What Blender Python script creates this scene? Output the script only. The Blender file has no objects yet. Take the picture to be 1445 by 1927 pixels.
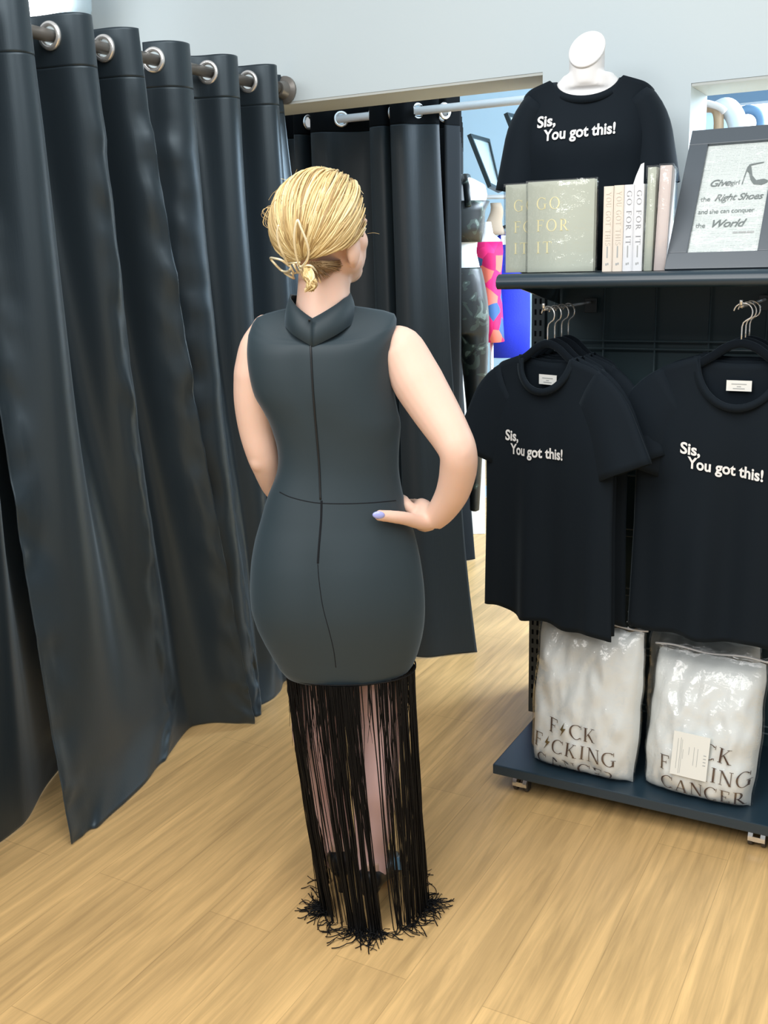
import bpy, bmesh, math, random
import numpy as np
from mathutils import Vector, Matrix, noise
from mathutils.bvhtree import BVHTree
random.seed(7)
PI = math.pi
SC = bpy.context.scene
C = SC.collection
R = math.radians

# ------------------------------------------------------------------ camera
FPX, PITCH, ROLL, EYE = 1900.0, R(14.0), R(-1.6), 1.53
cd = bpy.data.cameras.new('camera')
cam = bpy.data.objects.new('camera', cd)
C.objects.link(cam)
cd.sensor_fit = 'VERTICAL'
cd.sensor_height = 24.0
cd.lens = 24.0 * FPX / 1927.0
cd.clip_start = 0.05
CAMM = Matrix.Translation((0, 0, EYE)) @ Matrix.Rotation(PI/2 - PITCH, 4, 'X') @ Matrix.Rotation(ROLL, 4, 'Z')
cam.matrix_world = CAMM
SC.camera = cam

# ------------------------------------------------------------------ exposure, world, lights
SC.view_settings.view_transform = 'Standard'
SC.view_settings.look = 'None'
SC.view_settings.gamma = 1.0
SC.view_settings.use_curve_mapping = False
SC.view_settings.exposure = 0.0
TH = R(28.9)                                   # the room is turned by this much against the view
UX, VX = Vector((math.cos(TH), -math.sin(TH), 0)), Vector((math.sin(TH), math.cos(TH), 0))


def W(u, v, z=0.0):
    """room coordinates (along the back wall, away from the camera, up) to world"""
    return UX*u + VX*v + Vector((0, 0, z))


def uvz(p):
    p = Vector(p)
    return Vector((p.dot(UX), p.dot(VX), p.z))


wd = bpy.data.worlds.new('world')
SC.world = wd
wd.use_nodes = True
bg = wd.node_tree.nodes['Background']
bg.inputs[0].default_value = (0.93, 0.97, 1.0, 1)
bg.inputs[1].default_value = 0.47


def area(name, loc, target, sx, sy, power, col=(1, 1, 1)):
    l = bpy.data.lights.new(name, 'AREA')
    l.shape = 'RECTANGLE'
    l.size, l.size_y, l.energy, l.color = sx, sy, power, col
    o = bpy.data.objects.new(name, l)
    C.objects.link(o)
    o.location = loc
    o.rotation_euler = (Vector(target) - Vector(loc)).to_track_quat('-Z', 'Y').to_euler()
    return o


area('ceiling_light', W(-0.95, 0.75, 3.2), W(-1.05, 0.75, 0), 2.4, 1.2, 46, (1, .985, .96))
area('ceiling_light', W(-1.6, -1.6, 3.3), W(-1.3, 0.8, 0.6), 2.4, 1.2, 80, (1, .985, .96))
area('ceiling_light', W(0.9, 0.2, 3.3), W(0.3, 1.2, 0.3), 1.2, 2.4, 44, (1, .985, .96))
area('daylight', W(1.6, 5.4, 2.8), W(-1.3, 4.4, 0.0), 2.4, 1.6, 560, (.72, .86, 1))


# ------------------------------------------------------------------ materials
def lin(h):
    def f(c):
        c /= 255.0
        return c/12.92 if c <= 0.04045 else ((c+0.055)/1.055)**2.4
    return tuple(f(int(h[i:i+2], 16)) for i in (0, 2, 4)) + (1,)


def mat(name, col, rough=0.5, metal=0.0, spec=0.5, sheen=0.0, emit=None, estr=0.0, bump=None, var=None, coat=0.0, sss=0.0):
    m = bpy.data.materials.new(name)
    m.use_nodes = True
    nt = m.node_tree
    b = nt.nodes['Principled BSDF']
    c = lin(col) if isinstance(col, str) else tuple(col) + (1,)
    b.inputs['Base Color'].default_value = c
    b.inputs['Roughness'].default_value = rough
    b.inputs['Metallic'].default_value = metal
    b.inputs['Specular IOR Level'].default_value = spec
    b.inputs['Sheen Weight'].default_value = sheen
    b.inputs['Sheen Roughness'].default_value = 0.4
    b.inputs['Sheen Tint'].default_value = (.62, .82, 1, 1)
    b.inputs['Coat Weight'].default_value = coat
    if sss:
        b.inputs['Subsurface Weight'].default_value = sss
        b.inputs['Subsurface Radius'].default_value = (0.012, 0.005, 0.003)
        b.inputs['Subsurface Scale'].default_value = 1.0
    if emit:
        b.inputs['Emission Color'].default_value = lin(emit)
        b.inputs['Emission Strength'].default_value = estr
    tc = None
    if bump or var:
        tc = nt.nodes.new('ShaderNodeTexCoord')
    if var:                                    # var = (scale xyz, amount)
        mp = nt.nodes.new('ShaderNodeMapping')
        mp.inputs['Scale'].default_value = var[0]
        n = nt.nodes.new('ShaderNodeTexNoise')
        n.inputs['Scale'].default_value = 1.0
        n.inputs['Detail'].default_value = 4.0
        hs = nt.nodes.new('ShaderNodeMix')
        hs.data_type = 'RGBA'
        hs.blend_type = 'MULTIPLY'
        hs.inputs['Factor'].default_value = var[1]
        hs.inputs['A'].default_value = c
        nt.links.new(tc.outputs['Object'], mp.inputs[0])
        nt.links.new(mp.outputs[0], n.inputs[0])
        rp = nt.nodes.new('ShaderNodeMapRange')
        rp.inputs[1].default_value, rp.inputs[2].default_value = .3, .7
        rp.inputs[3].default_value, rp.inputs[4].default_value = .3, 1.6
        nt.links.new(n.outputs[0], rp.inputs[0])
        nt.links.new(rp.outputs[0], hs.inputs['B'])
        nt.links.new(hs.outputs['Result'], b.inputs['Base Color'])
    if bump:                                   # bump = (scale xyz, strength, distance)
        mp = nt.nodes.new('ShaderNodeMapping')
        mp.inputs['Scale'].default_value = bump[0]
        n = nt.nodes.new('ShaderNodeTexNoise')
        n.inputs['Scale'].default_value = 1.0
        n.inputs['Detail'].default_value = 3.0
        bp = nt.nodes.new('ShaderNodeBump')
        bp.inputs['Strength'].default_value = bump[1]
        bp.inputs['Distance'].default_value = bump[2]
        nt.links.new(tc.outputs['Object'], mp.inputs[0])
        nt.links.new(mp.outputs[0], n.inputs[0])
        nt.links.new(n.outputs[0], bp.inputs['Height'])
        nt.links.new(bp.outputs[0], b.inputs['Normal'])
    return m


M = {}
M['wall'] = mat('wall_paint', (.605, .70, .74), .75, bump=((60, 60, 60), .08, .004))
M['trim'] = mat('reveal_paint', (.55, .585, .565), .75)
M['farwall'] = mat('daylit_blue', (.50, .74, .93), .7)  # bluish daylight of the far room put into the wall colour
M['satin'] = mat('black_satin', (.0165, .0255, .034), .42, spec=.65, sheen=.20, bump=((260, 260, 14), .10, .002))
M['velvet'] = mat('black_velvet', (.004, .007, .010), .8, spec=.2, sheen=.06)
M['velvetband'] = mat('black_header_band', (.003, .004, .005), .95, spec=.1)
M['lining'] = mat('dark_curtain_cloth', (.008, .015, .020), .55, spec=.4, sheen=.10, bump=((180, 180, 8), .12, .002))
M['chrome'] = mat('chrome', (.92, .92, .91), .22, metal=.75)
M['steel'] = mat('grey_rod', (.20, .19, .175), .35, metal=.3)
M['whiterod'] = mat('white_enamel', (.82, .83, .84), .3)
M['dress'] = mat('dark_knit', (.020, .036, .046), .6, spec=.42, sheen=.22, bump=((900, 900, 900), .05, .0006))
M['dressseam'] = mat('seam_thread', (.008, .010, .013), .8, spec=.2)
M['zip'] = mat('zip_tape', (.006, .008, .01), .5)
M['fringe'] = mat('black_fringe', (.0035, .0035, .004), .6, spec=.22)
M['skin'] = mat('skin', (.80, .55, .44), .48, spec=.35, sss=.25)
M['nail'] = mat('lavender_nail', (.38, .42, .86), .18, coat=.6)
M['pink'] = mat('pink_cloth', (.95, .66, .66), .6, spec=.3)
M['leather'] = mat('black_leather', (.012, .014, .017), .34, spec=.55)
M['gold'] = mat('pale_gold', (.97, .88, .62), .25, metal=.35)
M['blackmetal'] = mat('black_powder_coat', (.016, .028, .034), .32, spec=.5)
M['wire'] = mat('grid_wire', (.08, .12, .14), .3, spec=.6)  # lighter than the black rack: bright highlights on the wires painted in
M['deck'] = mat('black_deck', (.016, .036, .054), .32, spec=.6)  # base colour carries the blue of a reflection on the deck
M['panel'] = mat('black_panel', (.020, .050, .064), .45, spec=.5)
M['tee'] = mat('black_jersey', (.0050, .0098, .0155), .85, spec=.2, sheen=.07, bump=((700, 700, 700), .08, .0006))
M['print'] = mat('white_print', (.86, .87, .87), .6)
M['tag'] = mat('white_label', (.88, .89, .86), .6)
M['faint'] = mat('grey_ink', (.42, .44, .44), .7)
M['flock'] = mat('velvet_flock', (.006, .009, .013), .95, spec=.08, sheen=.15)
M['mann'] = mat('white_mannequin', (.86, .87, .88), .42, spec=.4)
M['sage'] = mat('sage_cloth_board', (.58, .63, .54), .55, bump=((900, 900, 900), .05, .0005))
M['goldfoil'] = mat('gold_foil', (1, .93, .56), .6, metal=.0)
M['cream'] = mat('cream_spine', (.84, .76, .66), .6)
M['paper'] = mat('white_spine', (.80, .82, .85), .6)
M['blush'] = mat('blush_spine', (.80, .71, .68), .5)
M['pages'] = mat('page_block', (.78, .76, .70), .8)
M['spineink'] = mat('spine_ink', (.30, .31, .33), .6)
M['creamink'] = mat('cream_ink', (.60, .54, .46), .6)
M['frame'] = mat('charcoal_frame', (.075, .095, .115), .32, spec=.7, bump=((8, 90, 8), .06, .001))
M['print_ink'] = mat('grey_lettering', (.17, .20, .20), .7)
M['pillow'] = mat('white_blanket', (.80, .84, .83), .8, bump=((22, 22, 22), .25, .01))
M['bronze'] = mat('bronze_ink', (.10, .065, .052), .4, metal=.3)
M['bolt'] = mat('olive_gold_ink', (.17, .12, .045), .35, metal=.4)
M['card'] = mat('ivory_card', (.82, .83, .78), .6)
M['blue'] = mat('cobalt_cloth', (.008, .03, .60), .7, bump=((120, 120, 120), .3, .004))
M['beige'] = mat('beige_canvas', (.62, .54, .48), .7)
M['brown'] = mat('tan_leather', (.40, .26, .15), .5)
M['greybag'] = mat('pale_grey_bag', (.60, .64, .66), .6)
M['bluebag'] = mat('slate_bag', (.10, .19, .30), .6)
M['caster'] = mat('caster_housing', (.75, .75, .74), .22, metal=.9)
M['rubber'] = mat('dark_rubber', (.05, .045, .04), .6)
M['mirror'] = mat('pale_mirror', (.62, .78, .86), .12, metal=.3)
M['tanscarf'] = mat('tan_scarf', (.40, .32, .24), .8)

M['satin'].node_tree.nodes['Principled BSDF'].inputs['IOR'].default_value = 1.52
M['satin'].node_tree.nodes['Principled BSDF'].inputs['Specular Tint'].default_value = (.74, .90, 1, 1)


def mat_clear(name, gloss=.12, tint=(1, 1, 1), rough=.06):
    m = bpy.data.materials.new(name)
    m.use_nodes = True
    nt = m.node_tree
    nt.nodes.clear()
    out = nt.nodes.new('ShaderNodeOutputMaterial')
    tr = nt.nodes.new('ShaderNodeBsdfTransparent')
    tr.inputs[0].default_value = tint + (1,)
    gl = nt.nodes.new('ShaderNodeBsdfGlossy')
    gl.inputs['Roughness'].default_value = rough
    lw = nt.nodes.new('ShaderNodeLayerWeight')
    lw.inputs[0].default_value = .35
    mr = nt.nodes.new('ShaderNodeMapRange')
    mr.inputs[3].default_value, mr.inputs[4].default_value = gloss*.45, gloss*3.2
    tc = nt.nodes.new('ShaderNodeTexCoord')
    n = nt.nodes.new('ShaderNodeTexNoise')
    n.inputs['Scale'].default_value = 16
    n.inputs['Detail'].default_value = 5
    bp = nt.nodes.new('ShaderNodeBump')
    bp.inputs['Strength'].default_value = .7
    bp.inputs['Distance'].default_value = .02
    mx = nt.nodes.new('ShaderNodeMixShader')
    L = nt.links.new
    L(tc.outputs['Object'], n.inputs[0])
    L(n.outputs[0], bp.inputs['Height'])
    L(bp.outputs[0], gl.inputs['Normal'])
    L(lw.outputs['Facing'], mr.inputs[0])
    L(mr.outputs[0], mx.inputs[0])
    L(tr.outputs[0], mx.inputs[1])
    L(gl.outputs[0], mx.inputs[2])
    L(mx.outputs[0], out.inputs[0])
    return m


M['plastic'] = mat_clear('clear_plastic', .16)
M['glass'] = mat_clear('frame_glass', .022, rough=.05)


def mat_floor():
    m = bpy.data.materials.new('oak_planks')
    m.use_nodes = True
    nt = m.node_tree
    L = nt.links.new
    b = nt.nodes['Principled BSDF']
    b.inputs['Roughness'].default_value = .38
    b.inputs['Specular IOR Level'].default_value = .45
    tc = nt.nodes.new('ShaderNodeTexCoord')
    sw = nt.nodes.new('ShaderNodeMapping')
    sw.inputs['Rotation'].default_value = (0, 0, PI/2)
    L(tc.outputs['Object'], sw.inputs[0])
    br = nt.nodes.new('ShaderNodeTexBrick')
    br.inputs['Scale'].default_value = 1.0
    br.inputs['Brick Width'].default_value = 1.22
    br.inputs['Row Height'].default_value = .18
    br.inputs['Mortar Size'].default_value = .0012
    br.inputs['Mortar Smooth'].default_value = .3
    br.offset = .37
    br.inputs['Color1'].default_value = (.62, .40, .172, 1)
    br.inputs['Color2'].default_value = (.695, .45, .192, 1)
    br.inputs['Mortar'].default_value = (.50, .32, .135, 1)
    L(sw.outputs[0], br.inputs[0])
    mp = nt.nodes.new('ShaderNodeMapping')
    mp.inputs['Scale'].default_value = (46, 2.2, 1)
    L(tc.outputs['Object'], mp.inputs[0])
    n = nt.nodes.new('ShaderNodeTexNoise')
    n.inputs['Scale'].default_value = 1
    n.inputs['Detail'].default_value = 7
    n.inputs['Roughness'].default_value = .62
    n.inputs['Distortion'].default_value = .7
    L(mp.outputs[0], n.inputs[0])
    mr = nt.nodes.new('ShaderNodeMapRange')
    mr.inputs[1].default_value, mr.inputs[2].default_value = .34, .68
    mr.inputs[3].default_value, mr.inputs[4].default_value = .78, 1.14
    L(n.outputs[0], mr.inputs[0])
    mp2 = nt.nodes.new('ShaderNodeMapping')
    mp2.inputs['Scale'].default_value = (7, .9, 1)
    L(tc.outputs['Object'], mp2.inputs[0])
    n2 = nt.nodes.new('ShaderNodeTexNoise')
    n2.inputs['Scale'].default_value = 1
    n2.inputs['Detail'].default_value = 4
    n2.inputs['Distortion'].default_value = 1.5
    L(mp2.outputs[0], n2.inputs[0])
    mr2 = nt.nodes.new('ShaderNodeMapRange')
    mr2.inputs[1].default_value, mr2.inputs[2].default_value = .3, .7
    mr2.inputs[3].default_value, mr2.inputs[4].default_value = .86, 1.12
    L(n2.outputs[0], mr2.inputs[0])
    mul = nt.nodes.new('ShaderNodeMath')
    mul.operation = 'MULTIPLY'
    L(mr.outputs[0], mul.inputs[0])
    L(mr2.outputs[0], mul.inputs[1])
    mx = nt.nodes.new('ShaderNodeMix')
    mx.data_type = 'RGBA'
    mx.blend_type = 'MULTIPLY'
    mx.inputs['Factor'].default_value = 1
    L(br.outputs[0], mx.inputs['A'])
    L(mul.outputs[0], mx.inputs['B'])
    L(mx.outputs['Result'], b.inputs['Base Color'])
    return m


M['floor'] = mat_floor()


def mat_hair():
    m = bpy.data.materials.new('blonde_hair')
    m.use_nodes = True
    nt = m.node_tree
    b = nt.nodes['Principled BSDF']
    b.inputs['Roughness'].default_value = .42
    b.inputs['Specular IOR Level'].default_value = .5
    g = nt.nodes.new('ShaderNodeNewGeometry')
    cr = nt.nodes.new('ShaderNodeValToRGB')
    e = cr.color_ramp.elements
    e[0].position, e[0].color = 0, (.33, .21, .085, 1)
    e[1].position, e[1].color = 1, (.86, .72, .42, 1)
    x = e.new(.35)
    x.color = (.62, .45, .20, 1)
    x = e.new(.7)
    x.color = (.76, .60, .30, 1)
    nt.links.new(g.outputs['Random Per Island'], cr.inputs[0])
    nt.links.new(cr.outputs[0], b.inputs['Base Color'])
    return m


M['hair'] = mat_hair()
M['hairdark'] = mat('dark_blonde_roots', (.30, .20, .10), .5, var=((40, 40, 200), .7))


def mat_camo():
    m = bpy.data.materials.new('camouflage_print')
    m.use_nodes = True
    nt = m.node_tree
    b = nt.nodes['Principled BSDF']
    b.inputs['Roughness'].default_value = .4
    tc = nt.nodes.new('ShaderNodeTexCoord')
    n = nt.nodes.new('ShaderNodeTexNoise')
    n.inputs['Scale'].default_value = 14
    n.inputs['Detail'].default_value = 2
    n.inputs['Distortion'].default_value = 1.2
    cr = nt.nodes.new('ShaderNodeValToRGB')
    cr.color_ramp.interpolation = 'CONSTANT'
    e = cr.color_ramp.elements
    e[0].position, e[0].color = 0, (.006, .009, .010, 1)
    e[1].position, e[1].color = .56, (.028, .042, .036, 1)
    x = e.new(.66)
    x.color = (.12, .16, .14, 1)
    nt.links.new(tc.outputs['Object'], n.inputs[0])
    nt.links.new(n.outputs[0], cr.inputs[0])
    nt.links.new(cr.outputs[0], b.inputs['Base Color'])
    return m


M['camo'] = mat_camo()


def mat_floral():
    m = bpy.data.materials.new('magenta_floral_print')
    m.use_nodes = True
    nt = m.node_tree
    b = nt.nodes['Principled BSDF']
    b.inputs['Roughness'].default_value = .7
    tc = nt.nodes.new('ShaderNodeTexCoord')
    v = nt.nodes.new('ShaderNodeTexVoronoi')
    v.inputs['Scale'].default_value = 11
    cr = nt.nodes.new('ShaderNodeValToRGB')
    cr.color_ramp.interpolation = 'CONSTANT'
    e = cr.color_ramp.elements
    e[0].position, e[0].color = 0, (.75, .01, .16, 1)
    e[1].position, e[1].color = .42, (.80, .18, .13, 1)
    for p, c in ((.6, (.55, .004, .12, 1)), (.75, (.04, .12, .32, 1)), (.85, (.86, .02, .2, 1))):
        x = e.new(p)
        x.color = c
    sp = nt.nodes.new('ShaderNodeSeparateColor')
    nt.links.new(tc.outputs['Object'], v.inputs[0])
    nt.links.new(v.outputs['Color'], sp.inputs[0])
    nt.links.new(sp.outputs[0], cr.inputs[0])
    nt.links.new(cr.outputs[0], b.inputs['Base Color'])
    return m


M['floral'] = mat_floral()


def mat_news():
    """book-page backing of the framed quote: pale columns of broken grey text rows"""
    m = bpy.data.materials.new('printed_page')
    m.use_nodes = True
    nt = m.node_tree
    L = nt.links.new
    b = nt.nodes['Principled BSDF']
    b.inputs['Roughness'].default_value = .7
    tc = nt.nodes.new('ShaderNodeTexCoord')
    br = nt.nodes.new('ShaderNodeTexBrick')
    br.inputs['Scale'].default_value = 1
    br.inputs['Brick Width'].default_value = .066
    br.inputs['Row Height'].default_value = .0052
    br.inputs['Mortar Size'].default_value = .0011
    br.offset = 0
    br.inputs['Color1'].default_value = (.42, .49, .48, 1)
    br.inputs['Color2'].default_value = (.56, .62, .61, 1)
    br.inputs['Mortar'].default_value = (.68, .74, .72, 1)
    n = nt.nodes.new('ShaderNodeTexNoise')
    n.inputs['Scale'].default_value = 420
    L(tc.outputs['Object'], br.inputs[0])
    L(tc.outputs['Object'], n.inputs[0])
    mx = nt.nodes.new('ShaderNodeMix')
    mx.data_type = 'RGBA'
    mr = nt.nodes.new('ShaderNodeMapRange')
    mr.inputs[1].default_value, mr.inputs[2].default_value = .4, .6
    L(n.outputs[0], mr.inputs[0])
    L(mr.outputs[0], mx.inputs['Factor'])
    L(br.outputs[0], mx.inputs['A'])
    mx.inputs['B'].default_value = (.64, .70, .69, 1)
    L(mx.outputs['Result'], b.inputs['Base Color'])
    return m


M['news'] = mat_news()


def emissive(name, col, s):
    m = bpy.data.materials.new(name)
    m.use_nodes = True
    b = m.node_tree.nodes['Principled BSDF']
    b.inputs['Base Color'].default_value = tuple(col) + (1,)
    b.inputs['Emission Color'].default_value = tuple(col) + (1,)
    b.inputs['Emission Strength'].default_value = s
    return m


M['lamp'] = emissive('lit_bulb', (.95, .98, 1.0), 9)
M['daywin'] = emissive('daylit_pane', (.92, .97, 1.0), 2.0)


# ------------------------------------------------------------------ helpers
def ray(px, py):
    return (CAMM.to_3x3() @ Vector(((px-722.5)/FPX, -(py-963.5)/FPX, -1.0)))


def at(px, py, Y):
    d = ray(px, py)
    return Vector((0, 0, EYE)) + d*(Y/d.y)


def fl(px, py, z=0.0):
    d = ray(px, py)
    return Vector((0, 0, EYE)) + d*((z-EYE)/d.z)


def onv(px, py, v):
    """point of the room plane at distance v (parallel to the back wall)"""
    d = ray(px, py)
    e = Vector((0, 0, EYE))
    return e + d*((v-e.dot(VX))/d.dot(VX))


def tag(o, label, cat, group=None, kind=None):
    o['label'] = label
    o['category'] = cat
    if group:
        o['group'] = group
    if kind:
        o['kind'] = kind
    return o


def thing(name, label, cat, loc=(0, 0, 0), rotz=0.0, group=None):
    o = bpy.data.objects.new(name, None)
    o.empty_display_size = .1
    C.objects.link(o)
    o.location = loc
    o.rotation_euler = (0, 0, rotz)
    return tag(o, label, cat, group)


def setmat(me, m):
    ms = m if isinstance(m, (list, tuple)) else [m]
    for x in ms:
        me.materials.append(M[x] if isinstance(x, str) else x)


class MB:
    """collects boxes, lofts, tubes; build() links them as ONE mesh object"""

    def __init__(s):
        s.v, s.f = [], []

    def add(s, vs, fs):
        n = len(s.v)
        s.v += [tuple(p) for p in vs]
        s.f += [tuple(i+n for i in f) for f in fs]
        return s

    def box(s, x0, x1, y0, y1, z0, z1):
        vs = [(x, y, z) for z in (z0, z1) for y in (y0, y1) for x in (x0, x1)]
        return s.add(vs, [(0, 2, 3, 1), (4, 5, 7, 6), (0, 1, 5, 4), (2, 6, 7, 3), (0, 4, 6, 2), (1, 3, 7, 5)])

    def loft(s, rings, cap=True, closed=True):
        n, m = len(rings), len(rings[0])
        vs = [p for r in rings for p in r]
        fs = []
        for i in range(n-1):
            for j in range(m if closed else m-1):
                k = (j+1) % m
                fs.append((i*m+j, i*m+k, (i+1)*m+k, (i+1)*m+j))
        if cap and closed:
            fs.append(tuple(range(m-1, -1, -1)))
            fs.append(tuple((n-1)*m+j for j in range(m)))
        return s.add(vs, fs)

    def tube(s, pts, rad, seg=8, flat=None, cap=True):
        """tube along pts; rad a number or a list; flat = (vector, factor) squashes across that direction"""
        P = [Vector(p) for p in pts]
        n = len(P)
        rs = rad if isinstance(rad, (list, tuple)) else [rad]*n
        T = [(P[min(i+1, n-1)]-P[max(i-1, 0)]).normalized() for i in range(n)]
        a = Vector((0, 0, 1)) if abs(T[0].z) < .9 else Vector((1, 0, 0))
        N = (a - T[0]*a.dot(T[0])).normalized()
        rings = []
        for i in range(n):
            N = (N - T[i]*N.dot(T[i]))
            N = N.normalized() if N.length > 1e-6 else T[i].orthogonal().normalized()
            B = T[i].cross(N)
            ring = []
            for j in range(seg):
                t = 2*PI*j/seg
                d = (N*math.cos(t) + B*math.sin(t))*rs[i]
                if flat:
                    fv = flat[0]
                    d -= fv*d.dot(fv)*(1-flat[1])
                ring.append(P[i]+d)
            rings.append(ring)
        return s.loft(rings, cap)

    def ball(s, c, rx, ry, rz, nu=16, nv=10, mtx=None):
        c = Vector(c)
        vs, fs = [], []
        for i in range(1, nv):
            a = PI*i/nv
            for j in range(nu):
                t = 2*PI*j/nu
                vs.append(Vector((rx*math.sin(a)*math.cos(t), ry*math.sin(a)*math.sin(t), rz*math.cos(a))))
        vs += [Vector((0, 0, rz)), Vector((0, 0, -rz))]
        for i in range(nv-2):
            for j in range(nu):
                k = (j+1) % nu
                fs.append((i*nu+j, (i+1)*nu+j, (i+1)*nu+k, i*nu+k))
        t0, b0 = len(vs)-2, len(vs)-1
        for j in range(nu):
            k = (j+1) % nu
            fs.append((t0, j, k))
            fs.append((b0, (nv-2)*nu+k, (nv-2)*nu+j))
        if mtx:
            vs = [mtx @ p for p in vs]
        return s.add([p+c for p in vs], fs)

    def torus(s, c, n, Rr, r, seg=28, ms=8):
        c, n = Vector(c), Vector(n).normalized()
        a = n.orthogonal().normalized()
        b = n.cross(a)
        vs, fs = [], []
        for i in range(seg):
            t = 2*PI*i/seg
            d = a*math.cos(t)+b*math.sin(t)
            for j in range(ms):
                q = 2*PI*j/ms
                vs.append(c + d*(Rr+r*math.cos(q)) + n*r*math.sin(q))
        for i in range(seg):
            for j in range(ms):
                i2, j2 = (i+1) % seg, (j+1) % ms
                fs.append((i*ms+j, i2*ms+j, i2*ms+j2, i*ms+j2))
        return s.add(vs, fs)

    def build(s, name, m, parent=None, smooth=True, bevel=0.0, sub=0, solid=0.0, autos=None):
        me = bpy.data.meshes.new(name)
        me.from_pydata(s.v, [], s.f)
        bm = bmesh.new()
        bm.from_mesh(me)
        bmesh.ops.recalc_face_normals(bm, faces=bm.faces)
        if bevel:
            ed = [e for e in bm.edges if len(e.link_faces) == 2 and e.calc_face_angle() > R(40)]
            bmesh.ops.bevel(bm, geom=ed, offset=bevel, segments=2, affect='EDGES', profile=.6)
        bm.to_mesh(me)
        bm.free()
        setmat(me, m)
        for p in me.polygons:
            p.use_smooth = smooth
        if autos:
            me.set_sharp_from_angle(angle=R(autos))
        o = bpy.data.objects.new(name, me)
        C.objects.link(o)
        if parent:
            o.parent = parent
        if solid:
            d = o.modifiers.new('thickness', 'SOLIDIFY')
            d.thickness = solid
            d.offset = 0
        if sub:
            d = o.modifiers.new('smooth', 'SUBSURF')
            d.levels = d.render_levels = sub
        return o


def struct(o):
    o['kind'] = 'structure'
    return o


def dup(root, loc, rotz, label=None, group=None):
    r = root.copy()
    C.objects.link(r)
    r.location = loc
    r.rotation_euler = (0, 0, rotz)
    if label:
        r['label'] = label
    if group:
        r['group'] = group
    for ch in list(root.children):
        c = ch.copy()
        C.objects.link(c)
        c.parent = r
        for g in list(ch.children):
            d = g.copy()
            C.objects.link(d)
            d.parent = c
    return r


def interp(x, pts):
    """piecewise-linear through (x, value...) rows"""
    xs = [p[0] for p in pts]
    if len(pts[0]) == 2:
        return float(np.interp(x, xs, [p[1] for p in pts]))
    return [float(np.interp(x, xs, [p[k] for p in pts])) for k in range(1, len(pts[0]))]


def spline(pts, n):
    """Catmull-Rom through points, n samples"""
    P = [Vector(p) for p in pts]
    P = [P[0]*2-P[1]] + P + [P[-1]*2-P[-2]]
    out = []
    m = len(P)-3
    for i in range(n):
        t = i/(n-1)*m
        k = min(int(t), m-1)
        t -= k
        a, b, c, d = P[k:k+4]
        out.append(.5*((2*b)+(c-a)*t+(2*a-5*b+4*c-d)*t*t+(3*b-a-3*c+d)*t**3))
    return out


def smooth01(t):
    t = max(0.0, min(1.0, t))
    return t*t*(3-2*t)


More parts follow.
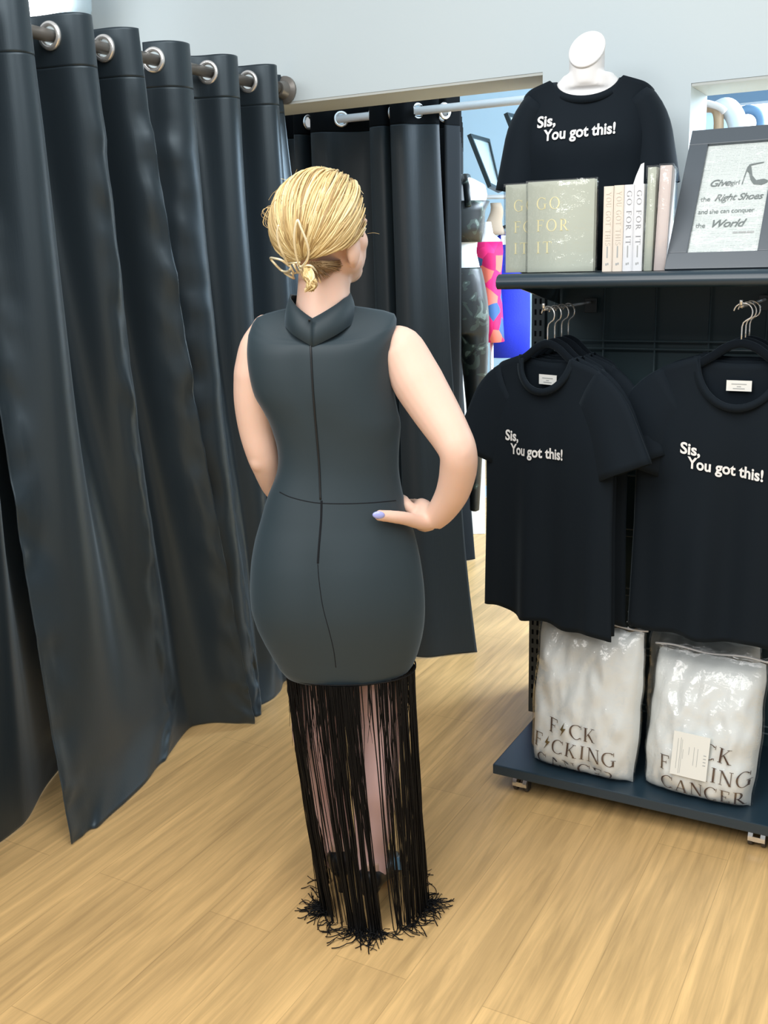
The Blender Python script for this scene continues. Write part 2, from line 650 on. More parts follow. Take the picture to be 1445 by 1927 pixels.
# ------------------------------------------------------------------ lettering
def serif_glyphs():
    G = {}

    def arc(cx, cy, rx, ry, a0, a1, tx, ty, n=22):
        q = []
        for i in range(n):
            a, b = R(a0+(a1-a0)*i/n), R(a0+(a1-a0)*(i+1)/n)
            o = [(cx+rx*math.cos(t), cy+ry*math.sin(t)) for t in (a, b)]
            k = [(cx+(rx-tx)*math.cos(t), cy+(ry-ty)*math.sin(t)) for t in (b, a)]
            q.append(o+k)
        return q

    def rc(x0, y0, x1, y1):
        return [[(x0, y0), (x1, y0), (x1, y1), (x0, y1)]]

    def dg(x0, y0, x1, y1, w):
        return [[(x0-w/2, y0), (x0+w/2, y0), (x1+w/2, y1), (x1-w/2, y1)]]

    def sf(x, y, w=.3):
        h = .035
        y0 = y if y < .5 else y-h
        return rc(x-w/2, y0, x+w/2, y0+h)
    K, N, B = .125, .05, .05
    st = lambda x: rc(x-K/2, 0, x+K/2, 1)+sf(x, 0)+sf(x, 1)
    G['I'] = (st(.18), .36)
    G['T'] = (rc(.33, 0, .33+K, 1)+sf(.39, 0, .32)+rc(0, 1-B, .79, 1)+rc(0, .8, .035, 1)+rc(.755, .8, .79, 1), .79)
    G['F'] = (st(.17)+rc(.17, 1-B, .66, 1)+rc(.62, .79, .66, 1)+rc(.17, .5, .5, .55)+rc(.47, .42, .5, .63), .66)
    G['E'] = (st(.17)+rc(.17, 1-B, .66, 1)+rc(.62, .79, .66, 1)+rc(.17, .5, .5, .55)+rc(.47, .42, .5, .63)+rc(.17, 0, .7, B)+rc(.66, 0, .7, .23), .70)
    G['O'] = (arc(.47, .5, .47, .52, 0, 360, .125, .045, 40), .94)
    G['C'] = (arc(.46, .5, .46, .52, 48, 312, .125, .045, 30)+rc(.765, .74, .8, 1.0)+rc(.765, 0, .795, .16), .82)
    G['G'] = (arc(.46, .5, .46, .52, 48, 318, .125, .045, 30)+rc(.765, .74, .8, 1.0)+rc(.70, .05, .70+K, .42)+sf(.77, .43, .32), .92)
    G['R'] = (st(.17)+rc(.17, 1-B, .38, 1)+rc(.17, .46, .38, .51)+arc(.36, .73, .26, .27, -90, 90, .115, .05, 16)+dg(.72, 0, .36, .49, .14)+sf(.76, 0, .24), .86)
    G['K'] = (st(.17)+dg(.25, .42, .66, 1, .05)+dg(.74, 0, .36, .58, .14)+sf(.66, 1, .28)+sf(.76, 0, .28), .9)
    G['N'] = (rc(.12, 0, .165, 1)+sf(.14, 0, .25)+sf(.1, 1, .2)+dg(.78, 0, .14, 1, .14)+rc(.77, 0, .815, 1)+sf(.79, 1, .25), .92)
    G['A'] = (dg(.1, 0, .42, 1, .05)+dg(.75, 0, .43, 1, .14)+rc(.2, .32, .66, .365)+sf(.1, 0, .24)+sf(.76, 0, .3), .9)
    G['Y'] = (dg(.4, .42, .1, 1, .13)+dg(.42, .42, .74, 1, .05)+rc(.35, 0, .35+K, .46)+sf(.41, 0)+sf(.1, 1)+sf(.74, 1, .24), .84)
    G['U'] = (rc(.1, .3, .1+K, 1)+sf(.16, 1)+rc(.7, .3, .745, 1)+sf(.72, 1, .24)+arc(.4225, .32, .3225, .34, 180, 360, .115, .05, 20), .86)
    G['H'] = (st(.17)+st(.75)+rc(.17, .48, .75, .53), .92)
    G['S'] = (arc(.3, .75, .25, .27, 30, 250, .07, .06, 18)+arc(.3, .26, .28, .28, -150, 75, .09, .06, 18)+rc(.5, .76, .53, .98)+rc(.02, .03, .05, .24), .6)
    G['*'] = ([[(.40, 1.02), (.10, .46), (.28, .50)], [(.40, 1.02), (.28, .50), (.30, .56)], [(.10, .46), (.28, .50), (.36, .56), (.26, .42)],
               [(.26, .60), (.52, .62), (.42, .50), (.28, .50)], [(.52, .62), (.06, -.06), (.30, .50)], [(.40, 1.02), (.30, .56), (.28, .60)]], .56)
    return G


GLY = serif_glyphs()


def serif_text(txt, h, track=.14):
    """list of (polygon, is_bolt), total width; baseline at 0, cap height h"""
    x, out = 0.0, []
    for ch in txt:
        if ch == ' ':
            x += .55
            continue
        q, w = GLY[ch]
        for poly in q:
            out.append(([((px+x)*h, py*h) for px, py in poly], ch == '*'))
        x += w+track
    return out, (x-track)*h


def place_polys(polys, fn, name, m, parent):
    b = MB()
    for p in polys:
        vs = [fn(*q) for q in p]
        b.add(vs, [tuple(range(len(vs)))])
    return b.build(name, m, parent, smooth=False)


def font_mesh(txt, size, bold=0.0, shear=0.0, space=1.0):
    """flat 2D text as (verts, faces)"""
    cu = bpy.data.curves.new('lettering', 'FONT')
    cu.body = txt
    cu.size = size
    cu.offset = bold
    cu.shear = shear
    cu.space_character = space
    cu.resolution_u = 4
    o = bpy.data.objects.new('lettering', cu)
    C.objects.link(o)
    dg = bpy.context.evaluated_depsgraph_get()
    dg.update()
    me = bpy.data.meshes.new_from_object(o.evaluated_get(dg))
    vs = [(v.co.x, v.co.y) for v in me.vertices]
    fs = [tuple(p.vertices) for p in me.polygons]
    bpy.data.objects.remove(o)
    bpy.data.curves.remove(cu)
    bpy.data.meshes.remove(me)
    return vs, fs


def remesh(b, voxel, smooth_n=3, fac=.5):
    """union of the closed shapes in b as one skin"""
    me = bpy.data.meshes.new('tmp')
    me.from_pydata(b.v, [], b.f)
    bm = bmesh.new()
    bm.from_mesh(me)
    bmesh.ops.recalc_face_normals(bm, faces=bm.faces)
    bm.to_mesh(me)
    bm.free()
    o = bpy.data.objects.new('tmp', me)
    C.objects.link(o)
    d = o.modifiers.new('r', 'REMESH')
    d.mode = 'VOXEL'
    d.voxel_size = voxel
    d = o.modifiers.new('s', 'SMOOTH')
    d.factor = fac
    d.iterations = smooth_n
    dg = bpy.context.evaluated_depsgraph_get()
    dg.update()
    out = bpy.data.meshes.new_from_object(o.evaluated_get(dg))
    vs = [tuple(v.co) for v in out.vertices]
    fs = [tuple(p.vertices) for p in out.polygons]
    bpy.data.objects.remove(o)
    bpy.data.meshes.remove(me)
    bpy.data.meshes.remove(out)
    r = MB()
    r.v, r.f = vs, fs
    return r


# ================================================================== THE SETTING
def room(name):
    o = bpy.data.objects.new(name, None)
    C.objects.link(o)
    return o


def rbox(name, boxes, m, bev=0.0):
    b = MB()
    for q in boxes:
        b.box(*q)
    o = b.build(name, m, None, smooth=False, bevel=bev)
    o.rotation_euler = (0, 0, -TH)
    return struct(o)


rbox('floor', [(-5, 5, -4, 10, -.1, 0)], 'floor')
V0, V1 = 3.10, 3.32
rbox('wall_back', [(-5, -2.75, V0, V1, 0, 3.6), (-2.75, -1.125, V0, V1, 2.065, 3.6), (-1.125, -.685, V0, V1, 0, 3.6),
                   (-.685, .75, V0, V1, 1.99, 3.6), (-.685, .75, V0, V1, 0, .95), (.75, 5, V0, V1, 0, 3.6)], 'wall')
rbox('trim_1', [(-2.749, -1.126, V0+.002, V1-.002, 2.057, 2.065)], 'trim')
rbox('trim_2', [(-.684, .749, V0+.002, V1-.002, 1.982, 1.99)], 'trim')
rbox('wall_far', [(-5, 5, 8.4, 8.5, 0, 3.6)], 'farwall')


# ================================================================== CURTAINS
def curtain(label, group, base, top, bot, ztop, zrod, rodfn, m, mband, ns=150, wr=None, band=.12, wpow=1.25, gr=.025, dirn=1, zmid=None):
    """top(s), bot(s): room (u, v) of the cloth at the rod and at the floor, s in 0..1; bot may carry a height too"""
    t = thing('curtain', label, 'curtain', W(base[0], base[1]), -TH, group)
    S = [i/(ns-1) for i in range(ns)]
    zs = [ztop, ztop-.006] + [ztop-.012-.0055*i for i in range(1, 24)]
    z1 = zs[-1]
    nz = 64
    zs += [z for z in (z1*(1-(i/nz)) for i in range(1, nz+1)) if z > .19] + [.18*(1-i/16) for i in range(17)]
    # grommets: where the cloth crosses the rod
    cross = []
    prev = None
    for s in np.linspace(0, 1, 1500):
        p = top(s)
        d = rodfn(p)
        if prev is not None and prev*d <= 0 and abs(prev-d) > 1e-9:
            q = top(min(s+.004, 1))
            w = top(max(s-.004, 0))
            cross.append((s, Vector((p[0], p[1], zrod)), Vector((q[0]-w[0], q[1]-w[1], 0)).normalized()))
        prev = d
    vs, fs, mi = [], [], []
    for z in zs:
        w = (1-z/ztop)**wpow
        for s in S:
            a, b = top(s), bot(s)
            u, v = a[0]*(1-w)+b[0]*w, a[1]*(1-w)+b[1]*w
            zz = z
            if len(b) > 2:
                zz = max(z*(1-b[2]/ztop)+b[2]*(1-z/ztop)*0 + b[2]*w, .004)
            if wr:
                du, dv = wr(s, z)
                u, v = u+du, v+dv
            vs.append((u-base[0], v-base[1], max(zz, .004)))
    me_f = []
    hdr_f = []
    for i in range(len(zs)-1):
        for j in range(ns-1):
            q = (i*ns+j, i*ns+j+1, (i+1)*ns+j+1, (i+1)*ns+j)
            c = sum((Vector(vs[k]) for k in q), Vector())/4 + Vector((base[0], base[1], 0))
            if any((c-g[1]).length < gr*.86 for g in cross):
                continue
            (hdr_f if zs[i] > ztop-band-1e-6 else me_f).append(q)
    b = MB()
    b.v, b.f = vs, me_f
    p = b.build('drape', m, t, solid=.0022)
    b = MB()
    b.v, b.f = vs, hdr_f
    h = b.build('header', mband, t, solid=.0034)
    for g in (p, h):
        bm = bmesh.new()
        bm.from_mesh(g.data)
        bmesh.ops.delete(bm, geom=[x for x in bm.verts if not x.link_faces], context='VERTS')
        bm.to_mesh(g.data)
        bm.free()
        for pl in g.data.polygons:
            pl.use_smooth = True
    for s, c, tv in cross:
        nrm = Vector((0, 0, 1)).cross(tv)
        gb = MB()
        loc = c - Vector((base[0], base[1], 0))
        gb.torus(loc, nrm, gr*1.0, gr*.25, 32, 8)
        gb.build('grommet', 'chrome', t)
    return t


UR, ZR = -2.05, 2.103
VIS = [(-5, 1.0), (-4, 1.21), (-3, 1.42), (-2, 1.62), (-1, 1.83), (0, 2.035), (1, 2.225), (2, 2.425), (3, 2.675), (4, 2.885), (5, 3.10)]
AMP = .076


def satin_top(p):
    v = interp(p, VIS)
    a = AMP*(1 if p < 4.2 else max(.2, 1-(p-4.2)*1.4))
    return (UR + a*math.sin(2*PI*p) + .012*math.sin(5.1*p), v - .012*math.sin(4*PI*p))


def crumple(edges, amp=.012, flare=None):
    def f(s, z):
        e = 0.0
        for c, w in edges:
            e += math.exp(-((s-c)/w)**2)
        n = noise.noise(Vector((s*9, z*11.0, 3.1))) + .8*(.4-abs(noise.noise(Vector((s*13, z*22.0, 7.7)))))
        b = .35*noise.noise(Vector((s*5, z*2.3, 1.2)))
        k = 1-smooth01((z-1.85)/.2)
        q = 0.0
        if flare:
            q = flare[2]*smooth01((s-flare[0])/.28)*smooth01((flare[1]-s)/.12)*max(0, 1-z/.15)**1.5*(1+.18*noise.noise(Vector((s*9, z*5, 4))))
        return (amp*(e*n+b)*k+q*.45, -amp*.6*(e*n)*k-q*.9)
    return f


def make_satin(p0, p1, bot, label, edges, wpow=1.2, amp=.012, flare=None, tuck=0.0):
    def top(s):
        p = p0+(p1-p0)*s
        q = satin_top(p)
        return (q[0]-tuck*smooth01((p+1.45)/.12), q[1])
    return curtain(label, 'black satin curtains on the grey rod', (UR, bot(.5)[1]), top, bot, ZR+.049, ZR,
                   lambda p: p[0]-UR, 'satin', 'satin', ns=190, wr=crumple(edges, amp, flare), wpow=wpow, gr=.0285)


def polyfn(pts, fold=0.0, nf=3):
    xs = [p[0] for p in pts]
    sp = spline([(p[1], p[2], p[3] if len(p) > 3 else 0) for p in pts], 200)
    a, b = xs[0], xs[-1]

    def f(s):
        # parametrise by the given first column
        k = float(np.interp(s, [(x-a)/(b-a) for x in xs], np.linspace(0, 1, len(xs))))*199
        i = min(int(k), 198)
        q = sp[i].lerp(sp[i+1], k-i)
        return (q.x + fold*math.sin(2*PI*nf*s), q.y, max(q.z, 0.0))
    return f


make_satin(-4.25, -.95, polyfn([(-4.25, -2.15, .85), (-3.6, -2.05, 1.10), (-3.25, -2.30, 1.22), (-2.8, -2.02, 1.40), (-2.3, -2.12, 1.52), (-1.9, -2.16, 1.70), (-1.6, -2.185, 1.785), (-1.32, -2.27, 1.94), (-.95, -2.36, 2.16)], .006),
           'black satin curtain at the left edge, partly out of view', [(1, .1)], tuck=.045)
make_satin(-1.28, 1.27, polyfn([(-1.28, -1.965, 1.735), (-.85, -2.015, 1.93), (-.4, -2.055, 2.12), (0, -2.09, 2.26), (.35, -2.125, 2.37), (.6, -2.135, 2.44), (.85, -2.085, 2.50), (1.08, -2.0, 2.535), (1.27, -1.94, 2.56)], .004),
           'wide black satin curtain with the long flared hem, nearest on the grey rod', [(0, .07), (1, .07), (.62, .05)], amp=.019, flare=(.0, .76, .16))
make_satin(1.945, 4.9, polyfn([(1.945, -2.19, 2.47), (2.25, -2.02, 2.60), (2.6, -1.985, 2.67), (3.0, -2.04, 2.72), (3.3, -2.0, 2.79), (3.8, -2.05, 2.90), (4.4, -1.93, 2.99), (4.9, -1.78, 3.06)], .010, 4),
           'black satin curtain farthest along the grey rod, against the wall', [(0, .10), (.22, .05)], amp=.021, flare=(.0, .5, .06))

t = thing('curtain_rod', 'grey metal curtain rod carrying the black satin curtains', 'curtain rod', W(UR, 3.1, ZR), -TH)
MB().tube([(0, -3.0, 0), (0, -.012, 0)], .0160, 16).build('rod', 'steel', t)
MB().loft([[(r*math.cos(a), y, r*math.sin(a)) for a in np.linspace(0, 2*PI, 25)[:-1]] for r, y in ((.045, -.001), (.045, -.008), (.03, -.016), (.022, -.045))]).build('wall_bracket', 'steel', t, autos=40)

# velvet changing-cubicle curtains on the white rod beyond the wall
VR, ZW = 3.50, 2.052
VT = [(0, -2.40, -.03), (1, -2.34, .05), (2, -2.28, .05), (3, -2.262, 0), (4, -2.25, -.045), (5, -2.225, -.03), (6, -2.21, .04), (7, -2.19, .01), (8, -2.175, -.045), (9, -2.12, -.04),
      (10, -2.07, 0), (11, -2.0, .04), (12, -1.945, .035), (13, -1.93, -.02), (14, -1.905, -.05), (15, -1.865, -.05), (16, -1.85, .0), (17, -1.845, .03), (18, -1.835, -.045), (19, -1.785, -.05),
      (20, -1.745, 0), (21, -1.70, .035), (22, -1.685, .05)]
vtop = polyfn([(a, b, VR+c) for a, b, c in VT])
vb = fl(898, 1229)
vbu = uvz(vb)
vbot = polyfn([(0, -2.45, 3.42), (5, -2.25, 3.40), (9, -2.05, 3.36), (13, -1.88, 3.36), (17, -1.77, 3.34), (19, -1.70, 3.33), (20.5, -1.62, 3.375), (22, vbu.x, vbu.y)], .008, 6)
curtain('black velvet curtain facing the camera on the white rod, its hem trailing right', None, (-2.0, 3.4), vtop, vbot, 2.112, ZW, lambda p: p[1]-VR, 'lining', 'velvetband', ns=220, band=.105, wpow=1.6, gr=.024,
        wr=lambda s, z: (.006*noise.noise(Vector((s*14, z*1.5, 2))), .014*noise.noise(Vector((s*9, z*1.1, 5)))))
t = thing('curtain_rod', 'white curtain rod crossing the wall opening behind the torso form', 'curtain rod', W(-1.7, VR, ZW), -TH)
MB().tube([(-.485, 0, 0), (1.6, 0, 0)], .0145, 16).build('rod', 'whiterod', t)
MB().ball((-.485, 0, 0), .02, .02, .02).build('finial', 'whiterod', t)
sA, sB = uvz(W(-1.668, 3.56)), uvz(fl(858, 1052))
SD = (sB-sA)
sdl = SD.length
SDn = SD/sdl
SPn = Vector((SDn.y, -SDn.x, 0))


def side_top(s):
    k = s*sdl
    q = sA + SDn*(k+.014*math.sin(2*PI*5*s*2)) + SPn*(.055*math.sin(2*PI*6*s))
    return (q.x, q.y)


def side_bot(s):
    q = sA + SDn*(s*sdl*.99) + SPn*(.03*math.sin(2*PI*6*s) + (.10*smooth01((s-.93)/.07)))
    return (q.x, q.y)


curtain('black velvet curtain running back from the facing one, beside the camouflage form', None, ((sA.x+sB.x)/2, (sA.y+sB.y)/2), side_top, side_bot, 2.11, ZW,
        lambda p: (Vector((p[0], p[1], 0))-sA).dot(SPn), 'velvet', 'velvetband', ns=200, band=.105, wpow=1.5, gr=.024)
t = thing('curtain_rod', 'white side rod holding the curtain that runs back from the opening', 'curtain rod', W(sA.x, sA.y, ZW), -TH)
MB().tube([tuple(SDn*.02), tuple(SDn*(sdl+.3))], .0145, 12).build('rod', 'whiterod', t)

# ================================================================== DISPLAY RACK
RU, RV = -1.04, 2.5           # front left corner of its deck
t = rack = thing('display_rack', 'black wheeled gondola rack with a wire grid back holding shirts', 'display rack', W(RU, RV, 0), -TH)
RW = 1.22
MB().box(0, RW, 0, .47, .058, .088).build('base_deck', 'deck', t, smooth=False, bevel=.003)
# back upright frames with slots
for i, x in enumerate((-.055, RW-.03)):
    b = MB().box(x, x+.042, .44, .475, .058, 1.50)
    b.build('upright', 'blackmetal', t, smooth=False, bevel=.002)
b = MB()
for k in range(44):
    for dx in (.010, .026):
        b.box(-.055+dx, -.055+dx+.006, .4385, .441, .11+k*.032, .11+k*.032+.016)
so = b.build('slot_strip', 'velvetband', t, smooth=False)
MB().box(-.01, RW, .455, .468, .088, 1.465).build('back_panel', 'panel', t, smooth=False)
b = MB()
for z0 in [.14+.187*k for k in range(8)]:
    for dz in (0, .022):
        b.tube([(-.012, .430, z0+dz), (RW, .430, z0+dz)], .0028, 6)
for k in range(9):
    x = .02+k*.15
    b.tube([(x, .435, .1), (x, .435, 1.468)], .0026, 6)
b.build('wire_grid', 'wire', t)
# shelf with a rolled front lip
prof = [(.45, 1.470), (.45, 1.482), (.04, 1.486), (.015, 1.486), (.002, 1.480), (-.006, 1.468), (-.004, 1.456), (.006, 1.448), (.02, 1.448), (.02, 1.472)]
b = MB().loft([[(x, y, z) for y, z in prof] for x in (.012, .016, RW-.02)])
sh = b.build('shelf', 'deck', t, autos=50)
for x in (.03, RW-.05):
    MB().loft([[(x+d, y, z) for y, z in ((.44, 1.47), (.06, 1.47), (.06, 1.455), (.44, 1.39))] for d in (0, .004)]).build('shelf_bracket', 'blackmetal', t, smooth=False)
for x, y in ((.075, .045), (.735, .045), (1.16, .045), (.075, .40), (1.16, .40)):
    b = MB()
    pr = [(-.0235, .022), (-.0245, .034), (-.016, .047), (0, .051), (.016, .047), (.022, .036), (.010, .028)]
    b.loft([[(x+d, y+py, z) for py, z in pr] for d in (-.0215, -.0095)])
    b.loft([[(x+d, y+py, z) for py, z in pr] for d in (.0095, .0215)])
    b.box(x-.0096, x+.0096, y-.0245, y-.021, .022, .036)
    c = b.build('caster', 'caster', t, autos=40)
    for d in (-.0165, .0165):
        MB().loft([[(x+d+e, y+.018*math.cos(a)*q, .02+.0195*math.sin(a)*q) for a in np.linspace(0, 2*PI, 21)[:-1]] for e, q in ((-.006, .9), (-.004, 1), (.004, 1), (.006, .9))]).build('wheel', 'rubber', c, autos=40)
    MB().box(x-.009, x+.009, y-.010, y+.010, .045, .058).build('stem', 'rubber', c, smooth=False)
RACK_TOP = 1.486


# ================================================================== T-SHIRTS
def tee_geo(L=.70, hw=.225, sh=.185, neck=.085, dip=.085, seed=0, fold=1.0, droop=62, th0=.014, th1=.028, slv=.2, shh=.084, sx=.012, sa=28, waist=0.0, bust=0.0, hemtilt=0.0):
    rnd = random.Random(seed)
    ph = [rnd.uniform(0, 6.28) for _ in range(6)]

    def ztop(x, front):
        a = abs(x)
        if a >= neck:
            return L - (a-neck)*.30 - 12*max(0, a-(sh-.03))**2
        k = math.sqrt(max(0, 1-(a/neck)**2))
        return L - (dip if front else .018)*k

    def halfw(t):
        w = interp(t, [(0, sh), (.12, sh*1.01), (.30, hw), (.6, hw-waist), (1, hw+.008)])
        return w

    def depth(x, t, s):
        """s = -1 front (towards the viewer), +1 back"""
        w = halfw(t)
        u = max(-1, min(1, x/w))
        th = th0 + (th1-th0)*smooth01(t/.35)
        d = th*(max(0.0, 1-abs(u)**2.4))**.55
        f = fold*(.003+.017*smooth01((t-.15)/.85))*(1-u**6)
        d += f*(.55*math.sin(x*34+ph[0]+s)+.35*math.sin(x*57+ph[1]+.8*t)+.3*math.sin(x*21+ph[2]-1.5*t))
        if bust and s < 0:
            for bx in (-.075, .075):
                d += bust*math.exp(-((x-bx)/.065)**2-((t-.36)/.12)**2)
        return s*d

    def surf(x, z, s=-1):
        zt = ztop(x/1.0, s < 0)
        t = max(0, min(1, (L-z)/L))
        return depth(x, t, s)
    b = MB()
    nu, nv = 44, 44
    for s in (-1, 1):
        vs, fs = [], []
        for j in range(nv+1):
            for i in range(nu+1):
                u = -1+2*i/nu
                u = math.sin(u*PI/2)*.5+u*.5
                zt = ztop(u*sh, s < 0)
                zb = 0 + hemtilt*u + .006*math.sin(u*9+ph[3])*fold
                z = zt + (zb-zt)*(j/nv)
                t = (L-z)/L
                x = u*halfw(t)
                vs.append((x, depth(x, t, s), z))
        for j in range(nv):
            for i in range(nu):
                q = (j*(nu+1)+i, j*(nu+1)+i+1, (j+1)*(nu+1)+i+1, (j+1)*(nu+1)+i)
                fs.append(q if s < 0 else q[::-1])
        b.add(vs, fs)
    for sd in (-1, 1):
        path = []
        n = 12
        a0, a1 = R(sa), R(droop)
        x, z = sh-sx-math.sin(a0)*shh, L-(sh-sx-neck)*.30-.004-math.cos(a0)*shh
        for i in range(n+1):
            a = a0+(a1-a0)*min(1, i/5)
            path.append((x, z, a))
            x += math.cos(a)*slv/n
            z -= math.sin(a)*slv/n
        rings = []
        for i, (x, z, a) in enumerate(path):
            k = i/n
            hh = shh+.012*k
            tt = th0*.85+.004+.014*k
            ring = []
            for q in range(20):
                g = 2*PI*q/20
                e = hh*math.cos(g)
                y = tt*math.sin(g)*(1+.15*math.sin(3*g+ph[4])) + .006*k*math.sin(g*4+ph[5])
                ring.append((sd*(x+math.sin(a)*e), y, z+math.cos(a)*e))
            rings.append(ring)
        b.loft(rings, cap=False)
    # ribbed collar
    cb = MB()
    rings = []
    n = 48
    for i in range(n):
        g = 2*PI*i/n
        x = neck*math.sin(g)
        c = math.cos(g)
        s = -1 if c > 0 else 1
        z = L - (dip if s < 0 else .018)*abs(c)
        t = (L-z)/L
        y = -(th0+.008+.01*abs(c))*(1 if s < 0 else -1)*abs(c)**.6
        out = Vector((math.sin(g), 0, -abs(c) if s < 0 else -.4*abs(c))).normalized()
        o3 = Vector((0, s*.003, 0))
        p = Vector((x, y, z))
        rings.append([p-out*.006+o3, p+out*.012+o3, p+out*.012-o3, p-out*.006-o3])
    rings.append(rings[0])
    cb.loft(rings, cap=False)
    return b, cb, surf


def put_text(vs, fs, fn, name, m, parent):
    b = MB()
    b.add([fn(x, y) for x, y in vs], fs)
    return b.build(name, m, parent, smooth=False)


SIS1 = font_mesh('Sis,', .040, .0011)
SIS2 = font_mesh('You got this!', .040, .0011)


def slogan(surf, parent, x0, z0, skew=0.0, k=1.0, off=.004):
    """two-line slogan printed on the shirt front; skew tilts the second line"""
    vs, fs = [], []
    for (v, f), dx, dz, w in ((SIS1, 0, 0, .92), (SIS2, .022, -.036, .80)):
        n = len(vs)
        vs += [((x*w*1.10+dx)*k, (y+dz+(x*skew))*k) for x, y in v]
        fs += [tuple(i+n for i in q) for q in f]
    return put_text(vs, fs, lambda x, y: (x0+x, surf(x0+x, z0+y)-off, z0+y), 'slogan_print', 'print', parent)


def neck_label(L, surf, parent, y=.003, dz=-.03):
    b = MB().box(-.030, .030, y-.0012, y, L+dz-.013, L+dz+.013)
    o = b.build('neck_label', 'tag', parent, smooth=False)
    o['label'] = 'white label'
    b = MB()
    for (w, z) in ((.018, .004), (.005, -.002), (.014, -.007)):
        b.box(-w, w, y-.0017, y-.0012, L+dz+z-.001, L+dz+z+.0012)
    b.build('label_print', 'faint', o, smooth=False)


def make_hanger(loc, rz, label, group, hookdir=1):
    """hanger origin: the neck of its shoulder bar"""
    t = thing('clothes_hanger', label, 'hanger', loc, rz, group)
    pts = spline([(-.19, 0, -.052), (-.13, 0, -.030), (-.07, 0, .004), (-.035, 0, .028), (0, 0, .038), (.035, 0, .028), (.07, 0, .004), (.13, 0, -.030), (.19, 0, -.052)], 36)
    MB().tube(pts, .0105, 12, flat=(Vector((0, 1, 0)), .55)).build('shoulder_bar', 'flock', t)
    hk = [(0, 0, .040), (0, 0, .085)] + [(hookdir*(.012+.0*a) + hookdir*(-.012+.0)+hookdir*.022*math.sin(a)*1.0, 0, .112-.022*math.cos(a)) for a in np.linspace(.3, PI*1.42, 16)]
    hk = [(0, 0, .040), (0, 0, .082), (hookdir*.010, 0, .094)] + [(hookdir*.022*math.sin(a), 0, .112-.022*math.cos(a)) for a in np.linspace(.9, PI*1.45, 15)]
    MB().tube(spline(hk, 40), .0019, 8).build('hook', 'chrome', t)
    return t


def faceout(u, v, z, ln, label):
    t = thing('display_hook', label, 'display hook', W(u, v, z), -TH)
    MB().tube(spline([(0, 0, 0), (0, -ln*.9, 0), (0, -ln, .004), (0, -ln-.006, .016)], 14), .0042, 8).build('arm', 'chrome', t)
    MB().box(-.018, .018, -.004, .0, -.03, .012).build('grid_plate', 'blackmetal', t, smooth=False, bevel=.001)


def shirt_stack(hang0, rz, n, step, geo, sc, slog, skew, labels, hlabels, group, hgroup, hookdir=1, jx=0.0):
    first = firsth = None
    L = geo['L']
    fdir = Vector((math.sin(TH), math.cos(TH), 0))
    for i in range(n):
        p = hang0 + fdir*(step*i) + UX*(jx*i)
        r = rz + R((0, -3, 2.5, -5)[i])
        b, cb, surf = tee_geo(seed=i+int(sc*10), **geo)
        t = thing('t_shirt', labels[i], 'shirt', p - Vector((0, 0, L-.005)), r, group)
        b.build('shirt_body', 'tee', t, solid=.0016)
        cb.build('collar', 'tee', t, solid=0)
        if i == 0:
            slogan(surf, t, slog[0], slog[1], skew, slog[2])
        if i < 2:
            neck_label(L, surf, t, dz=slog[3])
        make_hanger(p, r, hlabels[i], hgroup, hookdir)


YAW1 = -TH - R(21)
h1 = onv(1030, 674, 2.56)
shirt_stack(h1, YAW1, 4, .056, dict(L=.735, hw=.222, sh=.178, dip=.088, droop=66, slv=.222, hemtilt=0), 1.0, (-.125, .502, 1.0, -.062), .02,
            ['black T-shirt with white slogan at the front of the left hanging row', 'black T-shirt directly behind the front one of the left row',
             'black T-shirt third from the front in the left row', 'black T-shirt at the back of the left row, nearest the grid'],
            ['black flocked hanger with chrome hook at the front of the left row', 'black flocked hanger second in the left row', 'black flocked hanger third in the left row', 'black flocked hanger set apart at the back of the left row'],
            'black slogan T-shirts in the left row', 'flocked hangers of the left row')
h2 = onv(1393, 676, 2.585)
shirt_stack(h2, -TH - R(2), 3, .056, dict(L=.73, hw=.248, sh=.20, neck=.10, dip=.118, droop=70, slv=.215), 2.0, (-.128, .490, 1.0, -.070), -.10,
            ['black T-shirt with white slogan at the front of the right hanging row', 'black T-shirt second in the right row, its label showing above the front collar', 'black T-shirt at the back of the right row, nearest the grid'],
            ['black flocked hanger with chrome hook at the front of the right row', 'black flocked hanger second in the right row', 'black flocked hanger at the back of the right row'],
            'black slogan T-shirts in the right row', 'flocked hangers of the right row')
for h, n, lab in ((h1, 4, 'chrome display hook carrying the left row of shirts'), (h2, 3, 'chrome display hook carrying the right row of shirts')):
    q = uvz(h)
    faceout(q.x, RV+.43, q.z+.127, RV+.43-q.y+.03, lab)

# ================================================================== TORSO FORM ON THE SHELF
MV = 2.82
mq = uvz(onv(1103, 300, MV))
MU = mq.x
t = thing('mannequin', 'white headless torso form in a black slogan T-shirt on the shelf', 'mannequin', W(MU, MV, RACK_TOP), -TH + R(12))
NZ = (onv(1047, 154, MV).z+onv(1178, 156, MV).z)/2 - RACK_TOP + .008       # where the shoulders meet the neck
OV = uvz(onv(1103, 93, MV-.01))                                       # middle of the cut neck
OX, OZ = OV.x-MU, OV.z-RACK_TOP


def ell(cx, cy, z, rx, ry, n=32, tx=0.0, ty=0.0, p=2.0):
    o = []
    for j in range(n):
        a = 2*PI*j/n
        c, s = math.cos(a), math.sin(a)
        x = rx*abs(c)**(2/p)*(1 if c > 0 else -1)
        y = ry*abs(s)**(2/p)*(1 if s > 0 else -1)
        o.append((cx+x, cy+y, z+tx*x+ty*y))
    return o


